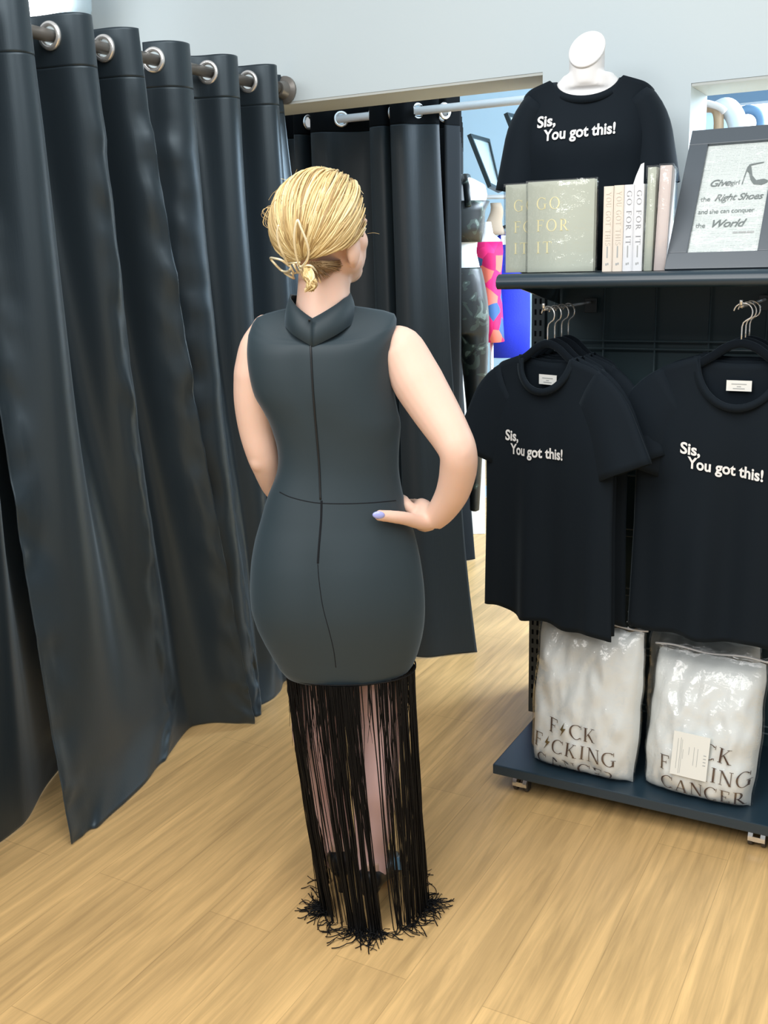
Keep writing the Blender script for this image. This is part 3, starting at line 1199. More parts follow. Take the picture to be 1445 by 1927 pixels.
ZS = NZ-.022
b = MB()
b.loft([ell(0, .02, 0, .148, .085), ell(0, .02, .06, .142, .083), ell(0, .015, .14, .122, .072), ell(0, .01, ZS-.24, .125, .074), ell(0, 0, ZS-.16, .138, .080),
        ell(0, .004, ZS-.08, .140, .066), ell(0, .012, ZS-.03, .132, .050), ell(0, .014, ZS-.008, .115, .046), ell(0, .010, ZS+.016, .084, .048), ell(0, .006, ZS+.036, .064, .05)])
NKT = dict(tx=.12, ty=1.05)
b.loft([ell(0, .006, ZS+.0, .075, .05), ell(0, .005, ZS+.036, .064, .05), ell(OX*.6, .002, (ZS+.036)*.5+(OZ-.08)*.5, .0480, .048), ell(OX*.9, -.002, OZ-.085, .0462, .047), ell(OX, -.004, OZ-.045, .0465, .0465, tx=.05, ty=.5), ell(OX, -.006, OZ, .0465, .0465, **NKT)])
for sd in (-1, 1):
    b.tube(spline([(sd*.105, .012, ZS-.05), (sd*.145, .012, ZS-.075), (sd*.172, .014, ZS-.13)], 8), [.036, .038, .040, .040, .039, .038, .036, .034], 14)
b2 = remesh(b, .0045, 2)
b2.build('torso', 'mann', t)
MB().loft([ell(OX, -.006-.006*k, OZ+.006*k-.001, .0465*f, .0475*f, 40, **NKT) for k, f in ((-.4, .97), (0, 1.03), (.5, 1.03), (.8, .98))]).build('neck_cap', 'mann', t, autos=60)
ML = .50
geo_m = dict(L=ML, hw=.172, sh=.172, neck=.088, dip=.055, th0=.058, th1=.100, fold=.45, droop=82, slv=.23, shh=.060, sx=.010, sa=50, bust=.016, waist=.012)
tb, tcb, tsurf = tee_geo(seed=5, **geo_m)
for q in (tb, tcb):
    q.v = [(x, y+.008, z+NZ-ML) for x, y, z in q.v]
ts = tb.build('t_shirt', 'tee', t, solid=.0016)
ts['label'] = 'black T-shirt with white slogan'
tcb.build('collar', 'tee', ts)
slogan(lambda x, z: tsurf(x, z-(NZ-ML))+.008, ts, -.126, NZ-.122, .04, 1.02, .005)

# ================================================================== BOOKS ON THE SHELF
BV = 2.60


def book_box(name, label, u0, u1, d, h, cover, group, v=BV, spine=True, tilt=0.0, plastic=False, text=None, ink=None, rz=0.0):
    """upright book with its spine to the viewer"""
    t = thing(name, label, 'book', W((u0+u1)/2, v, RACK_TOP), -TH + rz, group)
    w = (u1-u0)
    b = MB()
    cb = .0028
    b.box(-w/2, -w/2+cb, 0, d, 0, h).box(w/2-cb, w/2, 0, d, 0, h).box(-w/2+cb, w/2-cb, 0, cb, 0, h)
    b.v = [(x+z*tilt, y, z) for x, y, z in b.v]
    b.build('cover', cover, t, smooth=False, bevel=.0008)
    b = MB().box(-w/2+cb+.0004, w/2-cb-.0004, cb+.0004, d-.004, .003, h-.003)
    b.v = [(x+z*tilt, y, z) for x, y, z in b.v]
    b.build('page_block', 'pages', t, smooth=False)
    if text:
        polys, tw = serif_text(text, w*.50, .22)
        k = (h*.62)/tw
        place_polys([[(x*k, y) for x, y in p] for p, _ in polys], lambda x, y: (-w*.22+y+(h*.93-x)*tilt, -.0006, h*.93-x), 'spine_title', ink, t)
        b = MB()
        b.box(-w*.06, w*.06, -.0006, -.0002, h*.165, h*.30)
        b.box(-w*.16, -w*.02, -.0006, -.0002, h*.075, h*.10).box(w*.03, w*.16, -.0006, -.0002, h*.082, h*.105)
        b.v = [(x+z*tilt, y, z) for x, y, z in b.v]
        b.build('spine_imprint', 'faint', t, smooth=False)
    if plastic:
        b = MB().loft([[(-w/2-.003+z*tilt, -.004, z), (w/2+.003+z*tilt, -.004, z), (w/2+.003+z*tilt, d+.012, z), (-w/2-.003+z*tilt, d+.012, z)] for z in (.001, h*.4, h*.8, h+.004)])
        b.v = [(x+.002*noise.noise(Vector((x*40, y*30, z*25))), y, z) for x, y, z in b.v]
        b.build('shrink_wrap', 'plastic', t)
    return t


def ub(px, py, v):
    return uvz(onv(px, py, v)).x


zb = lambda py, px=1150: uvz(onv(px, py, BV)).z
us = [ub(x, 430, BV) for x in (1134.5, 1153.5, 1173, 1191.5, 1210)]
GB = 'books standing spine out on the shelf'
hh = uvz(onv(1170, 349, BV)).z - RACK_TOP
book_box('book', 'cream book leftmost of the spine-out row, next to the sage book', us[0], us[1]-.0012, .165, hh, 'cream', GB, text='YOU GOT THIS', ink='creamink')
book_box('book', 'cream book second from left in the spine-out row', us[1], us[2]-.001, .165, hh+.001, 'cream', GB, text='YOU GOT THIS', ink='creamink')
book_box('book', 'white book against the second cream book in the spine-out row', us[2], us[3]-.0006, .165, hh+.001, 'paper', GB, text='GO FOR IT', ink='spineink')
book_box('book', 'white book beside the grey-green wrapped one in the spine-out row', us[3], us[4]-.0006, .165, hh+.001, 'paper', GB, text='GO FOR IT', ink='spineink')
ug = [ub(x, 430, BV) for x in (1213, 1227, 1229, 1249)]
hg = uvz(onv(1222, 315, BV+.01)).z - RACK_TOP
book_box('book', 'taller grey-green book in clear wrap, between white and blush books', ug[0]-.001, ug[1]+.001, .21, hg, 'sage', GB, v=BV+.005, plastic=True, tilt=.012)
book_box('book', 'tall blush pink wrapped book at the right end of the row, beside the frame', ug[2]+.004, ug[3]+.006, .17, hg+.002, 'blush', GB, v=BV+.004, plastic=True, tilt=.03, rz=R(10))
# small folded plastic corner above the white books
b = MB()
pf = [(1190, 351), (1197, 330), (1206, 309), (1212, 306), (1213, 351)]
pts = [uvz(onv(x, y, BV+.06)) for x, y in pf]
t = thing('paper_card', 'small white pointed card sticking up behind the white books', 'card', W(pts[2].x, BV+.06, RACK_TOP), -TH)
pp = [(p.x-pts[2].x, 0, p.z-RACK_TOP) for p in pts]
pp = [(pp[0][0], 0, 0)] + pp[:-1] + [(pp[-2][0]+.001, 0, 0)]
MB().loft([[(x, d, z) for x, _, z in pp] for d in (0, .0012)]).build('card', 'paper', t, smooth=False)


def faced_book(label, pl, pr, y0, y1, v, rz, text, tag_part=None):
    """book shown cover out; pl, pr left and right edges in the photograph"""
    a, c = uvz(onv(pl, y0, v)), uvz(onv(pr, y0, v))
    w = (c-a).x
    h = uvz(onv((pl+pr)/2, y1, v)).z - RACK_TOP - .002
    t = thing('book', label, 'book', W(a.x+w/2, v, RACK_TOP), -TH + rz, 'sage books shown cover out')
    MB().box(-w/2, w/2, 0, .003, .002, h).box(-w/2, w/2, .019, .022, .002, h).box(-w/2, -w/2+.003, .003, .019, .002, h).build('cover', 'sage', t, smooth=False, bevel=.0008)
    MB().box(-w/2+.003, w/2-.004, .0034, .0186, .005, h-.003).build('page_block', 'pages', t, smooth=False)
    x0 = -w/2 + text[0]
    b = MB()
    for line, z in text[1]:
        p, tw = serif_text(line, text[2], .26)
        o = place_polys([[(x0+x, z*h+y) for x, y in q] for q, _ in p], lambda x, y: (x, -.0007, y), 'foil_title_line', 'goldfoil', t)
        o['label'] = 'gold foil title line'
    b = MB()
    nx, nz = 8, 14
    rings = []
    for s in range(2):
        pass
    q = [(-w/2-.004, -.003), (w/2+.004, -.003), (w/2+.006, .012), (w/2+.004, .026), (-w/2-.004, .026), (-w/2-.006, .012)]
    b.loft([[(x+.0015*noise.noise(Vector((x*50, z*40, 1))), y+.001*noise.noise(Vector((x*50, z*40, 5))), z) for x, y in q] for z in np.linspace(.0015, h+.003, 14)])
    b.build('shrink_wrap', 'plastic', t)
    return t


TX = (.024, [('GO', .70), ('FOR', .46), ('IT', .22)], .0290)
faced_book('sage green book with gold title, half covered by its twin in front', 951, 1076, 510, 343, BV+.03, 0, TX)
faced_book('sage green book with gold title shown in full, frontmost on the shelf', 993, 1115, 512, 338, BV-.012, R(2), TX)

# ================================================================== FRAMED QUOTE
fb = uvz(onv(1250, 495, 2.585))
ft = onv(1299, 249, 2.83)
ftu = uvz(ft)
fh = math.hypot(ftu.z-RACK_TOP, ftu.y-2.585)
lean = math.atan2(ftu.y-2.585, ftu.z-RACK_TOP)
FW = (ub(1462, 480, 2.60)-fb.x)
t = thing('picture_frame', 'charcoal picture frame with a shoe quote, leaning on the shelf', 'picture frame', W(fb.x, 2.585, RACK_TOP+.004), -TH)
LM = Matrix.Rotation(-lean, 3, 'X')


def FR(x, z, y=0.0):
    return tuple(LM @ Vector((x, y, z)))


bw, fd = .047, .022
b = MB()
for x0, x1, z0, z1 in ((0, FW, 0, bw), (0, FW, fh-bw, fh), (0, bw, bw, fh-bw), (FW-bw, FW, bw, fh-bw)):
    b.box(x0, x1, -fd/2, fd/2, z0, z1)
b.v = [FR(x, z, y+fd/2) for x, y, z in b.v]
b.build('moulding', 'frame', t, smooth=False, bevel=.0015)
# page, with its own flat local frame so the print runs along it
pg = MB().box(bw-.006, FW-bw+.006, bw-.006, fh-bw+.006, -.001, .001).build('printed_page', 'news', t, smooth=False)
pg.matrix_local = Matrix.Translation(LM @ Vector((0, .010, 0))) @ LM.to_4x4() @ Matrix.Rotation(PI/2, 4, 'X')
gl = MB().box(bw-.004, FW-bw+.004, bw-.004, fh-bw+.004, -.0008, .0008)
gl.v = [FR(x, y, z+.004) for x, y, z in gl.v]
gl.build('glazing', 'glass', t, smooth=False)
bk = MB().box(bw*.6, FW-bw*.6, .014, .019, bw*.6, fh-bw*.6)
bk.v = [FR(x, z, y) for x, y, z in bk.v]
bk.build('backing_board', 'blackmetal', t, smooth=False)
iw, ih = FW-2*bw, fh-2*bw
q = MB()


def quote(txt, x, z, size, shear=0.0, bold=0.0, wx=1.0):
    vs, fs = font_mesh(txt, size*ih, bold, shear, .94)
    q.add([FR(bw+x*iw+px*wx, bw+z*ih+py, .0075) for px, py in vs], fs)


quote('Give', .12, .61, .088, .38, .0004)
quote('a girl', .36, .615, .060)
quote('the', .04, .475, .060)
quote('Right', .24, .475, .085, .38, .0003, .92)
quote('Shoes', .58, .475, .085, .38, .0003, .92)
quote('and she can conquer', .04, .36, .058, 0, 0, .90)
quote('the', .04, .235, .060)
quote('World', .24, .235, .095, .38, .0004)
sx = lambda a, c: FR(bw+a*iw, bw+c*ih, .0075)
shoe = [[(.62, .615), (.635, .615), (.665, .735), (.71, .715), (.735, .665), (.68, .745), (.70, .80), (.66, .77), (.645, .715)],
        [(.71, .715), (.74, .655), (.80, .61), (.92, .60), (1.0, .622), (1.0, .64), (.94, .655), (.83, .645), (.76, .69), (.715, .785), (.69, .80), (.68, .745)],
        [(.70, .80), (.715, .785), (.90, .805), (.90, .812)]]
for s in shoe:
    q.add([sx(a*.97, c) for a, c in s], [tuple(range(len(s)))])
q.build('quote_lettering', 'print_ink', t, smooth=False)
q = MB()
for x0, x1 in ((.60, .67), (.68, .79), (.80, .90)):
    q.add([FR(bw+x*iw, bw+z*ih, .0078) for x, z in ((x0, .175), (x1, .175), (x1, .19), (x0, .19))], [(0, 1, 2, 3)])
q.build('small_credit', 'faint', t, smooth=False)
bl = Vector((FW*.5, 0, 0))
b = MB()
b.add([tuple(LM @ Vector((x, .019, z))) for x, z in ((FW*.5-.03, fh*.55), (FW*.5+.03, fh*.55))] + [(FW*.5+.04, ftu.y-2.585+.10, .001), (FW*.5-.04, ftu.y-2.585+.10, .001)], [(0, 1, 2, 3)])
b.build('easel_strut', 'blackmetal', t, smooth=False, solid=.003)


# ================================================================== BAGGED BLANKETS ON THE DECK
def bagged(label, pl, pr, ptop, pbot, v, th, lines, tilt=.10, rz=0.0, seed=0, group=None, card=None, cap=.03, x0=0, lz=(), slant=0.0, flap=.05, arc=0.0):
    zc = .0885
    a, c = uvz(onv(pl, pbot, v)), uvz(onv(pr, pbot, v))
    w = c.x-a.x
    h = uvz(onv((pl+pr)/2, ptop, v+.03)).z - zc
    t = thing('blanket_pack', label, 'blanket', W((a.x+c.x)/2, v+th, zc), -TH + rz, group)

    def face(a_, b_, s):
        """a_ in -1..1 across, b_ in 0..1 up, s the side (-1 front)"""
        bb = b_*2-1
        d = th*(max(0, 1-abs(a_)**3.4)**.5)*(max(0, 1-abs(bb)**5)**.5)
        n = .010*noise.noise(Vector((a_*2.4+seed, b_*3.0, s))) + .006*noise.noise(Vector((a_*6+seed, b_*7, s)))
        n += .004*noise.noise(Vector((a_*3+b_*9, b_*5-a_*7+seed, s)))
        e = min(1, (1-abs(a_))*5)*min(1, (1-abs(bb))*6)
        sag = 1+.22*(.5-b_)
        x = a_*w/2*(.955+.045*math.sin(b_*PI)) + .006*noise.noise(Vector((b_*5, a_*2, seed+3)))
        z = b_*h + .012*(1-b_)*abs(a_)**2*0 + .006*noise.noise(Vector((a_*5, seed, b_*2)))*(b_)
        z += arc*a_*a_*(1-b_)
        y = s*(d*sag + n*e)
        return Vector((x, y+tilt*z, max(z, .001)))
    b = MB()
    n1, n2 = 40, 44
    for s in (-1, 1):
        vs = [face(-1+2*i/n1, j/n2, s) for j in range(n2+1) for i in range(n1+1)]
        fs = [(j*(n1+1)+i, j*(n1+1)+i+1, (j+1)*(n1+1)+i+1, (j+1)*(n1+1)+i) for j in range(n2) for i in range(n1)]
        b.add(vs, fs)
    b.build('folded_blanket', 'pillow', t)

    def onface(x, z, off=.0055):
        p = face(max(-.99, min(.99, x/(w/2))), max(.0, min(1, z/h)), -1)
        return (p.x, p.y-off, p.z)
    for line, lx, lz_, hgt in lines:
        ps, tw = serif_text(line, hgt, .16)
        fx = lambda p: [(lx+x, lz_+y-slant*x) for x, y in p]
        seg = []
        for p, isb in ps + [([], True)]:
            if isb and seg:
                place_polys(seg, onface, 'lettering', 'bronze', t)
                seg = []
            if not isb:
                seg.append(fx(p))
        if '*' in line:
            place_polys([fx(p) for p, isb in ps if isb], onface, 'lightning_bolt', 'bolt', t)
    if card:
        cx, cz, cw, chh = card
        r0 = []
        for q in ((-1, -1), (1, -1), (1, 1), (-1, 1)):
            p = onface(cx+q[0]*cw/2, cz+q[1]*chh/2, .006)
            r0.append(Vector(p))
        cen = sum(r0, Vector())/4
        cen.y -= .006
        eu = (r0[1]-r0[0]).normalized()
        ev = (r0[3]-r0[0]).normalized()
        en = eu.cross(ev).normalized()
        ev = en.cross(eu)
        cf = lambda x, z, o: tuple(cen+eu*x+ev*z+en*o)
        cb = MB()
        cb.loft([[cf(x*cw/2, z*chh/2, o) for x, z in ((-1, -1), (1, -1), (1, 1), (-1, 1))] for o in (-.0008, .0008)])
        co = cb.build('paper_card', 'card', t, smooth=False)
        co['label'] = 'ivory paper card'
        cb = MB()
        for x, z0, z1, wd_ in ((-.36, -.35, .35, .012), (-.28, -.45, .38, .012), (-.24, -.44, .34, .010), (-.20, -.1, .12, .010), (-.04, .02, .2, .012), (.10, -.2, .22, .012), (.20, -.22, .2, .012), (.40, -.16, .14, .075)):
            if wd_ > .05:
                ss = np.linspace(z0, z1, 9)
                for k in range(0, 8, 2):
                    cb.add([cf(xx*cw, zz*chh, .0012) for xx, zz in ((x-wd_/2, ss[k]), (x+wd_/2, ss[k]), (x+wd_/2, ss[k]+.02), (x-wd_/2, ss[k]+.02))], [(0, 1, 2, 3)])
            else:
                cb.add([cf(xx*cw, zz*chh, .0012) for xx, zz in ((x-wd_/2, z0), (x+wd_/2, z0), (x+wd_/2, z1), (x-wd_/2, z1))], [(0, 1, 2, 3)])
        cb.build('card_print', 'faint', co, smooth=False)
    # the clear zip bag
    b = MB()
    for s in (-1, 1):
        vs = []
        for j in range(n2+9):
            for i in range(n1+1):
                a_ = -1+2*i/n1
                bb = j/n2
                if bb <= 1:
                    p = face(a_, bb, s)
                    p = Vector((p.x*1.035, p.y+s*(.005+.003*noise.noise(Vector((a_*9, bb*9, s+seed)))), p.z))
                else:
                    k = (bb-1)*n2/8
                    p = face(a_, 1, s)
                    p = Vector((p.x*1.035, p.y+s*(.006*(1-k)+.002)+.03*k*k, p.z+flap*k+.006*noise.noise(Vector((a_*4, k*3, seed)))))
                vs.append(p)
        fs = [(j*(n1+1)+i, j*(n1+1)+i+1, (j+1)*(n1+1)+i+1, (j+1)*(n1+1)+i) for j in range(n2+8) for i in range(n1)]
        b.add(vs, fs)
    b.build('clear_bag', 'plastic', t)
    b = MB()
    p0, p1 = face(-1, 1, -1), face(1, 1, -1)
    b.tube([Vector((x*w/2*1.03, p0.y-.004, h+.010+.004*math.sin(x*5+seed))) for x in np.linspace(-1, 1, 24)], .003, 6)
    b.build('zip_seal', 'paper', t)
    return t


GBP = 'bagged white blankets on the deck'
bagged('white blanket in a clear bag at the left end of the deck', 986, 1187, 1192, 1468, 2.52, .060,
       [('F*CK', -.088, .122, .041), ('F*CKING', -.138, .068, .041), ('CANCER', -.125, .010, .041)], .13, R(-3), 1, GBP, slant=.05, flap=.045)
bagged('white blanket in a clear bag with a paper card, right of the deck', 1196, 1412, 1262, 1500, 2.515, .075,
       [('F*CK', -.044, .136, .041), ('F*CKING', -.092, .082, .039), ('CANCER', -.085, .028, .039)], .22, R(-3), 5, GBP, card=(-.010, .135, .096, .118), slant=.05, flap=.03)
bagged('white blanket bag standing behind the one with the paper card', 1205, 1416, 1205, 1400, 2.755, .05, [], .08, 0, 9, GBP, flap=.03)

# ================================================================== BEYOND THE OPENINGS
# hanging form in camouflage two-piece
YM = 4.45
mt = at(848, 292, YM)
mw = uvz(mt)
base = at(866, 610, YM)
t = thing('mannequin', 'white hanging form dressed in a dark camouflage crop top and leggings', 'mannequin', (base.x, base.y, 0), -R(18))


def mr_(py, xl, xr, d, yo=0.0):
    a, c = at(xl, py, YM), at(xr, py, YM)
    return ((a.x+c.x)/2-base.x, yo, a.z, (c.x-a.x)/2, d)


prof_m = [(292, 834, 858, .03), (310, 832, 862, .034), (330, 828, 866, .04), (338, 815, 890, .05), (352, 802, 914, .065), (372, 796, 918, .08), (400, 803, 908, .095), (430, 806, 905, .10), (452, 810, 900, .085), (475, 811, 896, .078), (500, 808, 902, .082),
          (530, 803, 908, .092), (565, 798, 914, .105), (600, 796, 917, .11), (625, 797, 917, .10)]
b = MB()
rr = [mr_(*p) for p in prof_m]
b.loft([ell(x, y, z, rx, d, 28) for x, y, z, rx, d in rr][::-1])
LEGS = [[(612, 858, 917), (650, 868, 917), (700, 874, 915), (760, 880, 910), (850, 884, 906), (960, 887, 900)],
        [(612, 798, 858), (650, 797, 858), (700, 799, 855), (760, 803, 850), (850, 808, 838), (960, 812, 832)]]
for lg in LEGS:
    b.loft([ell(*(lambda q: (q[0], q[1], q[2], q[3], q[4]))(mr_(p, l, r_, (r_-l)/2/427*1.1)), 20) for p, l, r_ in lg][::-1])
sk = remesh(b, .008, 3)
sk.build('form', 'mann', t)
hp = at(848, 250, YM)
b = MB()
b.tube(spline([(rr[0][0], 0, rr[0][2]-.01), (rr[0][0], 0, rr[0][2]+.05), (rr[0][0]+.02, 0, rr[0][2]+.085), (rr[0][0]+.012, 0, rr[0][2]+.115), (rr[0][0]-.012, 0, rr[0][2]+.115), (rr[0][0]-.024, 0, rr[0][2]+.09)], 24), .004, 8)
b.build('hanging_hook', 'chrome', t)
# crop top: band plus straps
b = MB()
top_p = [p for p in prof_m if 395 <= p[0] <= 460]
b.loft([ell(x, y, z, rx+.010, d+.012, 32) for x, y, z, rx, d in [mr_(p, l, r_, d) for p, l, r_, d in ((382, 797, 917, .088), (400, 803, 908, .097), (430, 806, 906, .103), (458, 810, 901, .088))]], cap=False)
for xs in ((884, 886, 892), (830, 826, 820)):
    q0, q1, q2 = at(xs[0]-6, 333, YM), at(xs[1], 352, YM), at(xs[2], 390, YM)
    b.tube([(q0.x-base.x, .02, q0.z), (q0.x-base.x, -.045, q0.z-.004), (q1.x-base.x, -.082, q1.z), (q2.x-base.x, -.108, q2.z)], .013, 8, flat=(Vector((0, 1, 0)), .35))
b.build('crop_top', 'camo', t, solid=.003)
b = MB()
hips = [(505, 807, 903, .085), (530, 803, 909, .094), (565, 798, 915, .107), (600, 796, 918, .112), (628, 797, 918, .10)]
b.loft([ell(x, y, z, rx+.006, d+.006, 32) for x, y, z, rx, d in [mr_(*p) for p in hips]], cap=True)
for lg in LEGS:
    b.loft([ell(q[0], q[1], q[2], q[3]+.006, q[4]+.006, 24) for q in [mr_(p, l, r_, (r_-l)/2/427*1.1) for p, l, r_ in lg]])
remesh(b, .008, 2).build('leggings', 'camo', t)

# second form in a floral dress, farther back
YD = 6.6
bd = at(925, 560, YD)
t = thing('mannequin', 'small far mannequin wearing a magenta floral wrap dress', 'mannequin', (bd.x, bd.y, 0), 0)


def dr(py, xl, xr, d):
    a, c = at(xl, py, YD), at(xr, py, YD)
    return ((a.x+c.x)/2-bd.x, 0, a.z, (c.x-a.x)/2, d)


b = MB().loft([ell(*dr(*p), 20) for p in ((418, 908, 924, .04), (440, 905, 928, .045), (452, 893, 942, .06), (480, 896, 943, .09), (520, 903, 940, .085))])
b.build('form', 'mann', t)
b = MB().loft([ell(*dr(*p), 28) for p in ((456, 892, 945, .085), (475, 893, 946, .10), (500, 899, 944, .10), (535, 903, 941, .09), (570, 901, 944, .11), (610, 904, 946, .13), (642, 905, 948, .15))], cap=False)
b.build('floral_dress', 'floral', t, solid=.004)
a0 = dr(700, 922, 930, .02)
MB().tube([(0, 0, .02), (0, 0, bd.z)], .012, 10).build('stand_pole', 'chrome', t)
MB().loft([ell(0, 0, z, r_, r_, 24) for z, r_ in ((0, .16), (.012, .155), (.022, .03))]).build('stand_base', 'chrome', t, autos=40)

# cobalt garment on a hanger on a rail
YB = 6.95
b0 = at(955, 600, YB)
zt_, zb_ = at(955, 436, YB).z, at(955, 672, YB).z
xl_, xr_ = at(926, 560, YB).x-b0.x, at(996, 560, YB).x-b0.x
t = thing('dress', 'cobalt blue textured dress hanging behind the floral one', 'dress', (b0.x, b0.y, 0), 0)
b = MB()
b.loft([ell((xl_+xr_)/2+.01*math.sin(i), 0, zb_+(zt_-zb_)*k, (xr_-xl_)/2*f, .07*f, 30) for i, (k, f) in enumerate(((0, 1.05), (.3, 1.0), (.6, .96), (.85, .92), (.96, .72), (1, .35)))])
b.build('dress_body', 'blue', t)
tq = at(946, 452, YB)
MB().box(tq.x-b0.x-.02, tq.x-b0.x+.02, -.078, -.072, tq.z-.03, tq.z+.03).build('price_tag', 'tag', t, smooth=False)
t = thing('clothes_hanger', 'black hanger carrying the cobalt dress', 'hanger', (b0.x, b0.y, zt_), 0)
MB().tube(spline([(-.18, 0, -.03), (-.06, 0, .015), (0, 0, .035), (.06, 0, .015), (.18, 0, -.03)], 20), .011, 8).build('shoulder_bar', 'flock', t)
zr_ = at(950, 372, YB).z
MB().tube(spline([(0, 0, .03), (0, 0, zr_-zt_-.045), (.025, 0, zr_-zt_-.02), (.0, 0, zr_-zt_+.014), (-.02, 0, zr_-zt_)], 20), .003, 6).build('hook', 'chrome', t)
r0, r1 = at(880, 372, YB), at(1010, 376, YB)
t = thing('garment_rail', 'pale rail along the far wall holding the cobalt dress', 'rail', (r0.x, r0.y, 0), 0)
MB().tube([(0, 0, r0.z), (r1.x-r0.x+.5, .0, r0.z)], .013, 10).build('rail', 'whiterod', t)
for x in (.02, r1.x-r0.x+.4):
    MB().tube([(x, 0, 0), (x, 0, r0.z)], .012, 8).build('post', 'whiterod', t)
tp = at(940, 420, YB-.25)
t = thing('scarf', 'tan scarf hanging from the far rail beside the cobalt dress', 'scarf', (tp.x, YB-.02, 0), 0)
b = MB().loft([ell(.01*math.sin(k*7), 0, at(940, 382+60*k, YB).z, .035+.03*k, .03, 14) for k in np.linspace(0, 1, 8)])
b.build('scarf_cloth', 'tanscarf', t)
tp = at(911, 408, 6.3)
t = thing('display_box', 'small white box with a grey band hung on the far rail', 'box', (tp.x, YB-.06, tp.z), 0)
MB().box(-.05, .05, -.04, .03, -.05, .04).build('carton', 'paper', t, smooth=False, bevel=.004)
MB().box(-.055, .055, -.043, .033, -.075, -.05).build('grey_band', 'faint', t, smooth=False, bevel=.002)
# mirrors tilted on the far wall
for lab, px in (('tilted framed mirror on the blue wall, left of its pair', [(882, 253), (918, 263), (941, 362), (921, 352)]), ('tilted framed mirror on the blue wall, mostly behind the shirt sleeve', [(951, 213), (990, 222), (1012, 318), (990, 312)])):
    P_ = [at(x, y, 7.3+.25*k) for k, (x, y) in zip((0, 1, 1, 0), px)]
    cen = sum(P_, Vector())/4
    t = thing('mirror', lab, 'mirror', cen, 0, 'tilted mirrors on the far wall')
    nn = (P_[1]-P_[0]).cross(P_[3]-P_[0]).normalized()
    b = MB()
    q = [p-cen for p in P_]
    inn = [p*.86 for p in q]
    for i in range(4):
        j = (i+1) % 4
        b.loft([[q[i]+nn*o, q[j]+nn*o, inn[j]+nn*o, inn[i]+nn*o] for o in (-.015, .015)])
    b.build('mirror_frame', 'blackmetal', t, smooth=False)
    b = MB()
    b.loft([[p+nn*o for p in inn] for o in (-.006, .004)])
    b.build('mirror_glass', 'mirror', t, smooth=False)
# white ledge under the mirrors
l0 = at(925, 368, 7.6)
o = MB().box(-.25, .9, -.1, .1, -.02, .0).build('wall_ledge', 'paper', None, smooth=False, bevel=.004)
o.location = l0
tag(o, 'narrow white ledge under the tilted mirrors on the far wall', 'ledge')
# something white and red between the form's legs
lp = at(880, 690, 5.6)
t = thing('shopping_bag', 'white bag with a coral band seen between the camouflage legs', 'bag', (lp.x, lp.y, 0), 0)
MB().box(-.09, .09, -.05, .05, 0, at(880, 640, 5.6).z).build('bag_body', 'paper', t, smooth=False, bevel=.004)
MB().box(-.0905, .0905, -.0508, -.0502, at(880, 702, 5.6).z, at(880, 672, 5.6).z).build('coral_band', mat('coral', (.72, .22, .14), .6), t, smooth=False)

# right pass-through: ledge bags and the bright shop window
hb = uvz(onv(1350, 262, 3.95))
t = thing('handbag', 'beige handbag with tan straps seen over the picture frame', 'handbag', W(hb.x, 3.95, hb.z-.24), -TH)


def hb_(px, py, y=0.0):
    p = uvz(onv(px, py, 3.95))
    return (p.x-hb.x, y, p.z-hb.z+.24)


b = MB()
b.tube(spline([hb_(1316, 275), hb_(1311, 240), hb_(1313, 212), hb_(1326, 203), hb_(1345, 204), hb_(1352, 222), hb_(1351, 262)], 26), .018, 10, flat=(Vector((0, 1, 0)), 1.4))
b.build('handle', 'brown', t)
b = MB()
b.tube(spline([hb_(1338, 197, .03), hb_(1362, 198, .03), hb_(1378, 214, .03), hb_(1386, 238, .03), hb_(1388, 265, .03)], 22), [.012+.022*math.sin(min(1, k/8)*PI/2) for k in range(22)], 12, flat=(Vector((0, 1, 0)), 1.2))
b.build('flap_panel', 'greybag', t)
b = MB()
b.tube(spline([hb_(1309, 199, -.03), hb_(1330, 196, -.03), hb_(1355, 203, -.03), hb_(1367, 212, -.03)], 14), .012, 8)
b.build('strap', 'beige', t)
x0, x1 = hb_(1306, 262)[0], hb_(1390, 262)[0]
b = MB().loft([ell((x0+x1)/2, .0, z, (x1-x0)/2*k, .07*k, 24, p=3.2) for z, k in ((0, .92), (.02, 1), (.14, 1.02), (.215, .94))])
b.build('bag_body', 'beige', t)
lb = uvz(onv(1402, 232, 4.05))
t = thing('handbag', 'slate blue handbag with an oval cut-out handle behind the beige one', 'handbag', W(lb.x, 4.08, hb.z-.24), -TH)
b = MB()
b.torus((0, 0, lb.z-hb.z+.24), (0, 1, 0), .05, .016, 30, 8)
b.build('handle', 'bluebag', t)
b = MB().loft([ell(0, 0, z, k, .06, 24, p=3) for z, k in ((0, .13), (.02, .14), (.15, .13), (.215, .09))])
b.build('bag_body', 'bluebag', t)
hz = hb.z-.24
t = thing('display_table', 'plain table beyond the pass-through holding the handbags', 'table', W(hb.x+.25, 4.05, 0), -TH)
MB().box(-.6, .9, -.3, .35, hz-.03, hz).build('table_top', 'paper', t, smooth=False, bevel=.003)
for x in (-.55, .85):
    for y in (-.25, .3):
        MB().box(x-.02, x+.02, y-.02, y+.02, 0, hz-.03).build('leg', 'paper', t, smooth=False)
w0 = uvz(onv(1388, 195, 8.3))
rbox('window_1', [(w0.x, w0.x+3.2, 8.36, 8.40, .3, uvz(onv(1420, 192, 8.3)).z)], 'daywin')
zz = uvz(onv(1400, 190, 8.2)).z
rbox('trim_3', [(w0.x-.55, w0.x+3.4, 8.22, 8.40, zz-.01, zz+.10)], M['bluebag'])

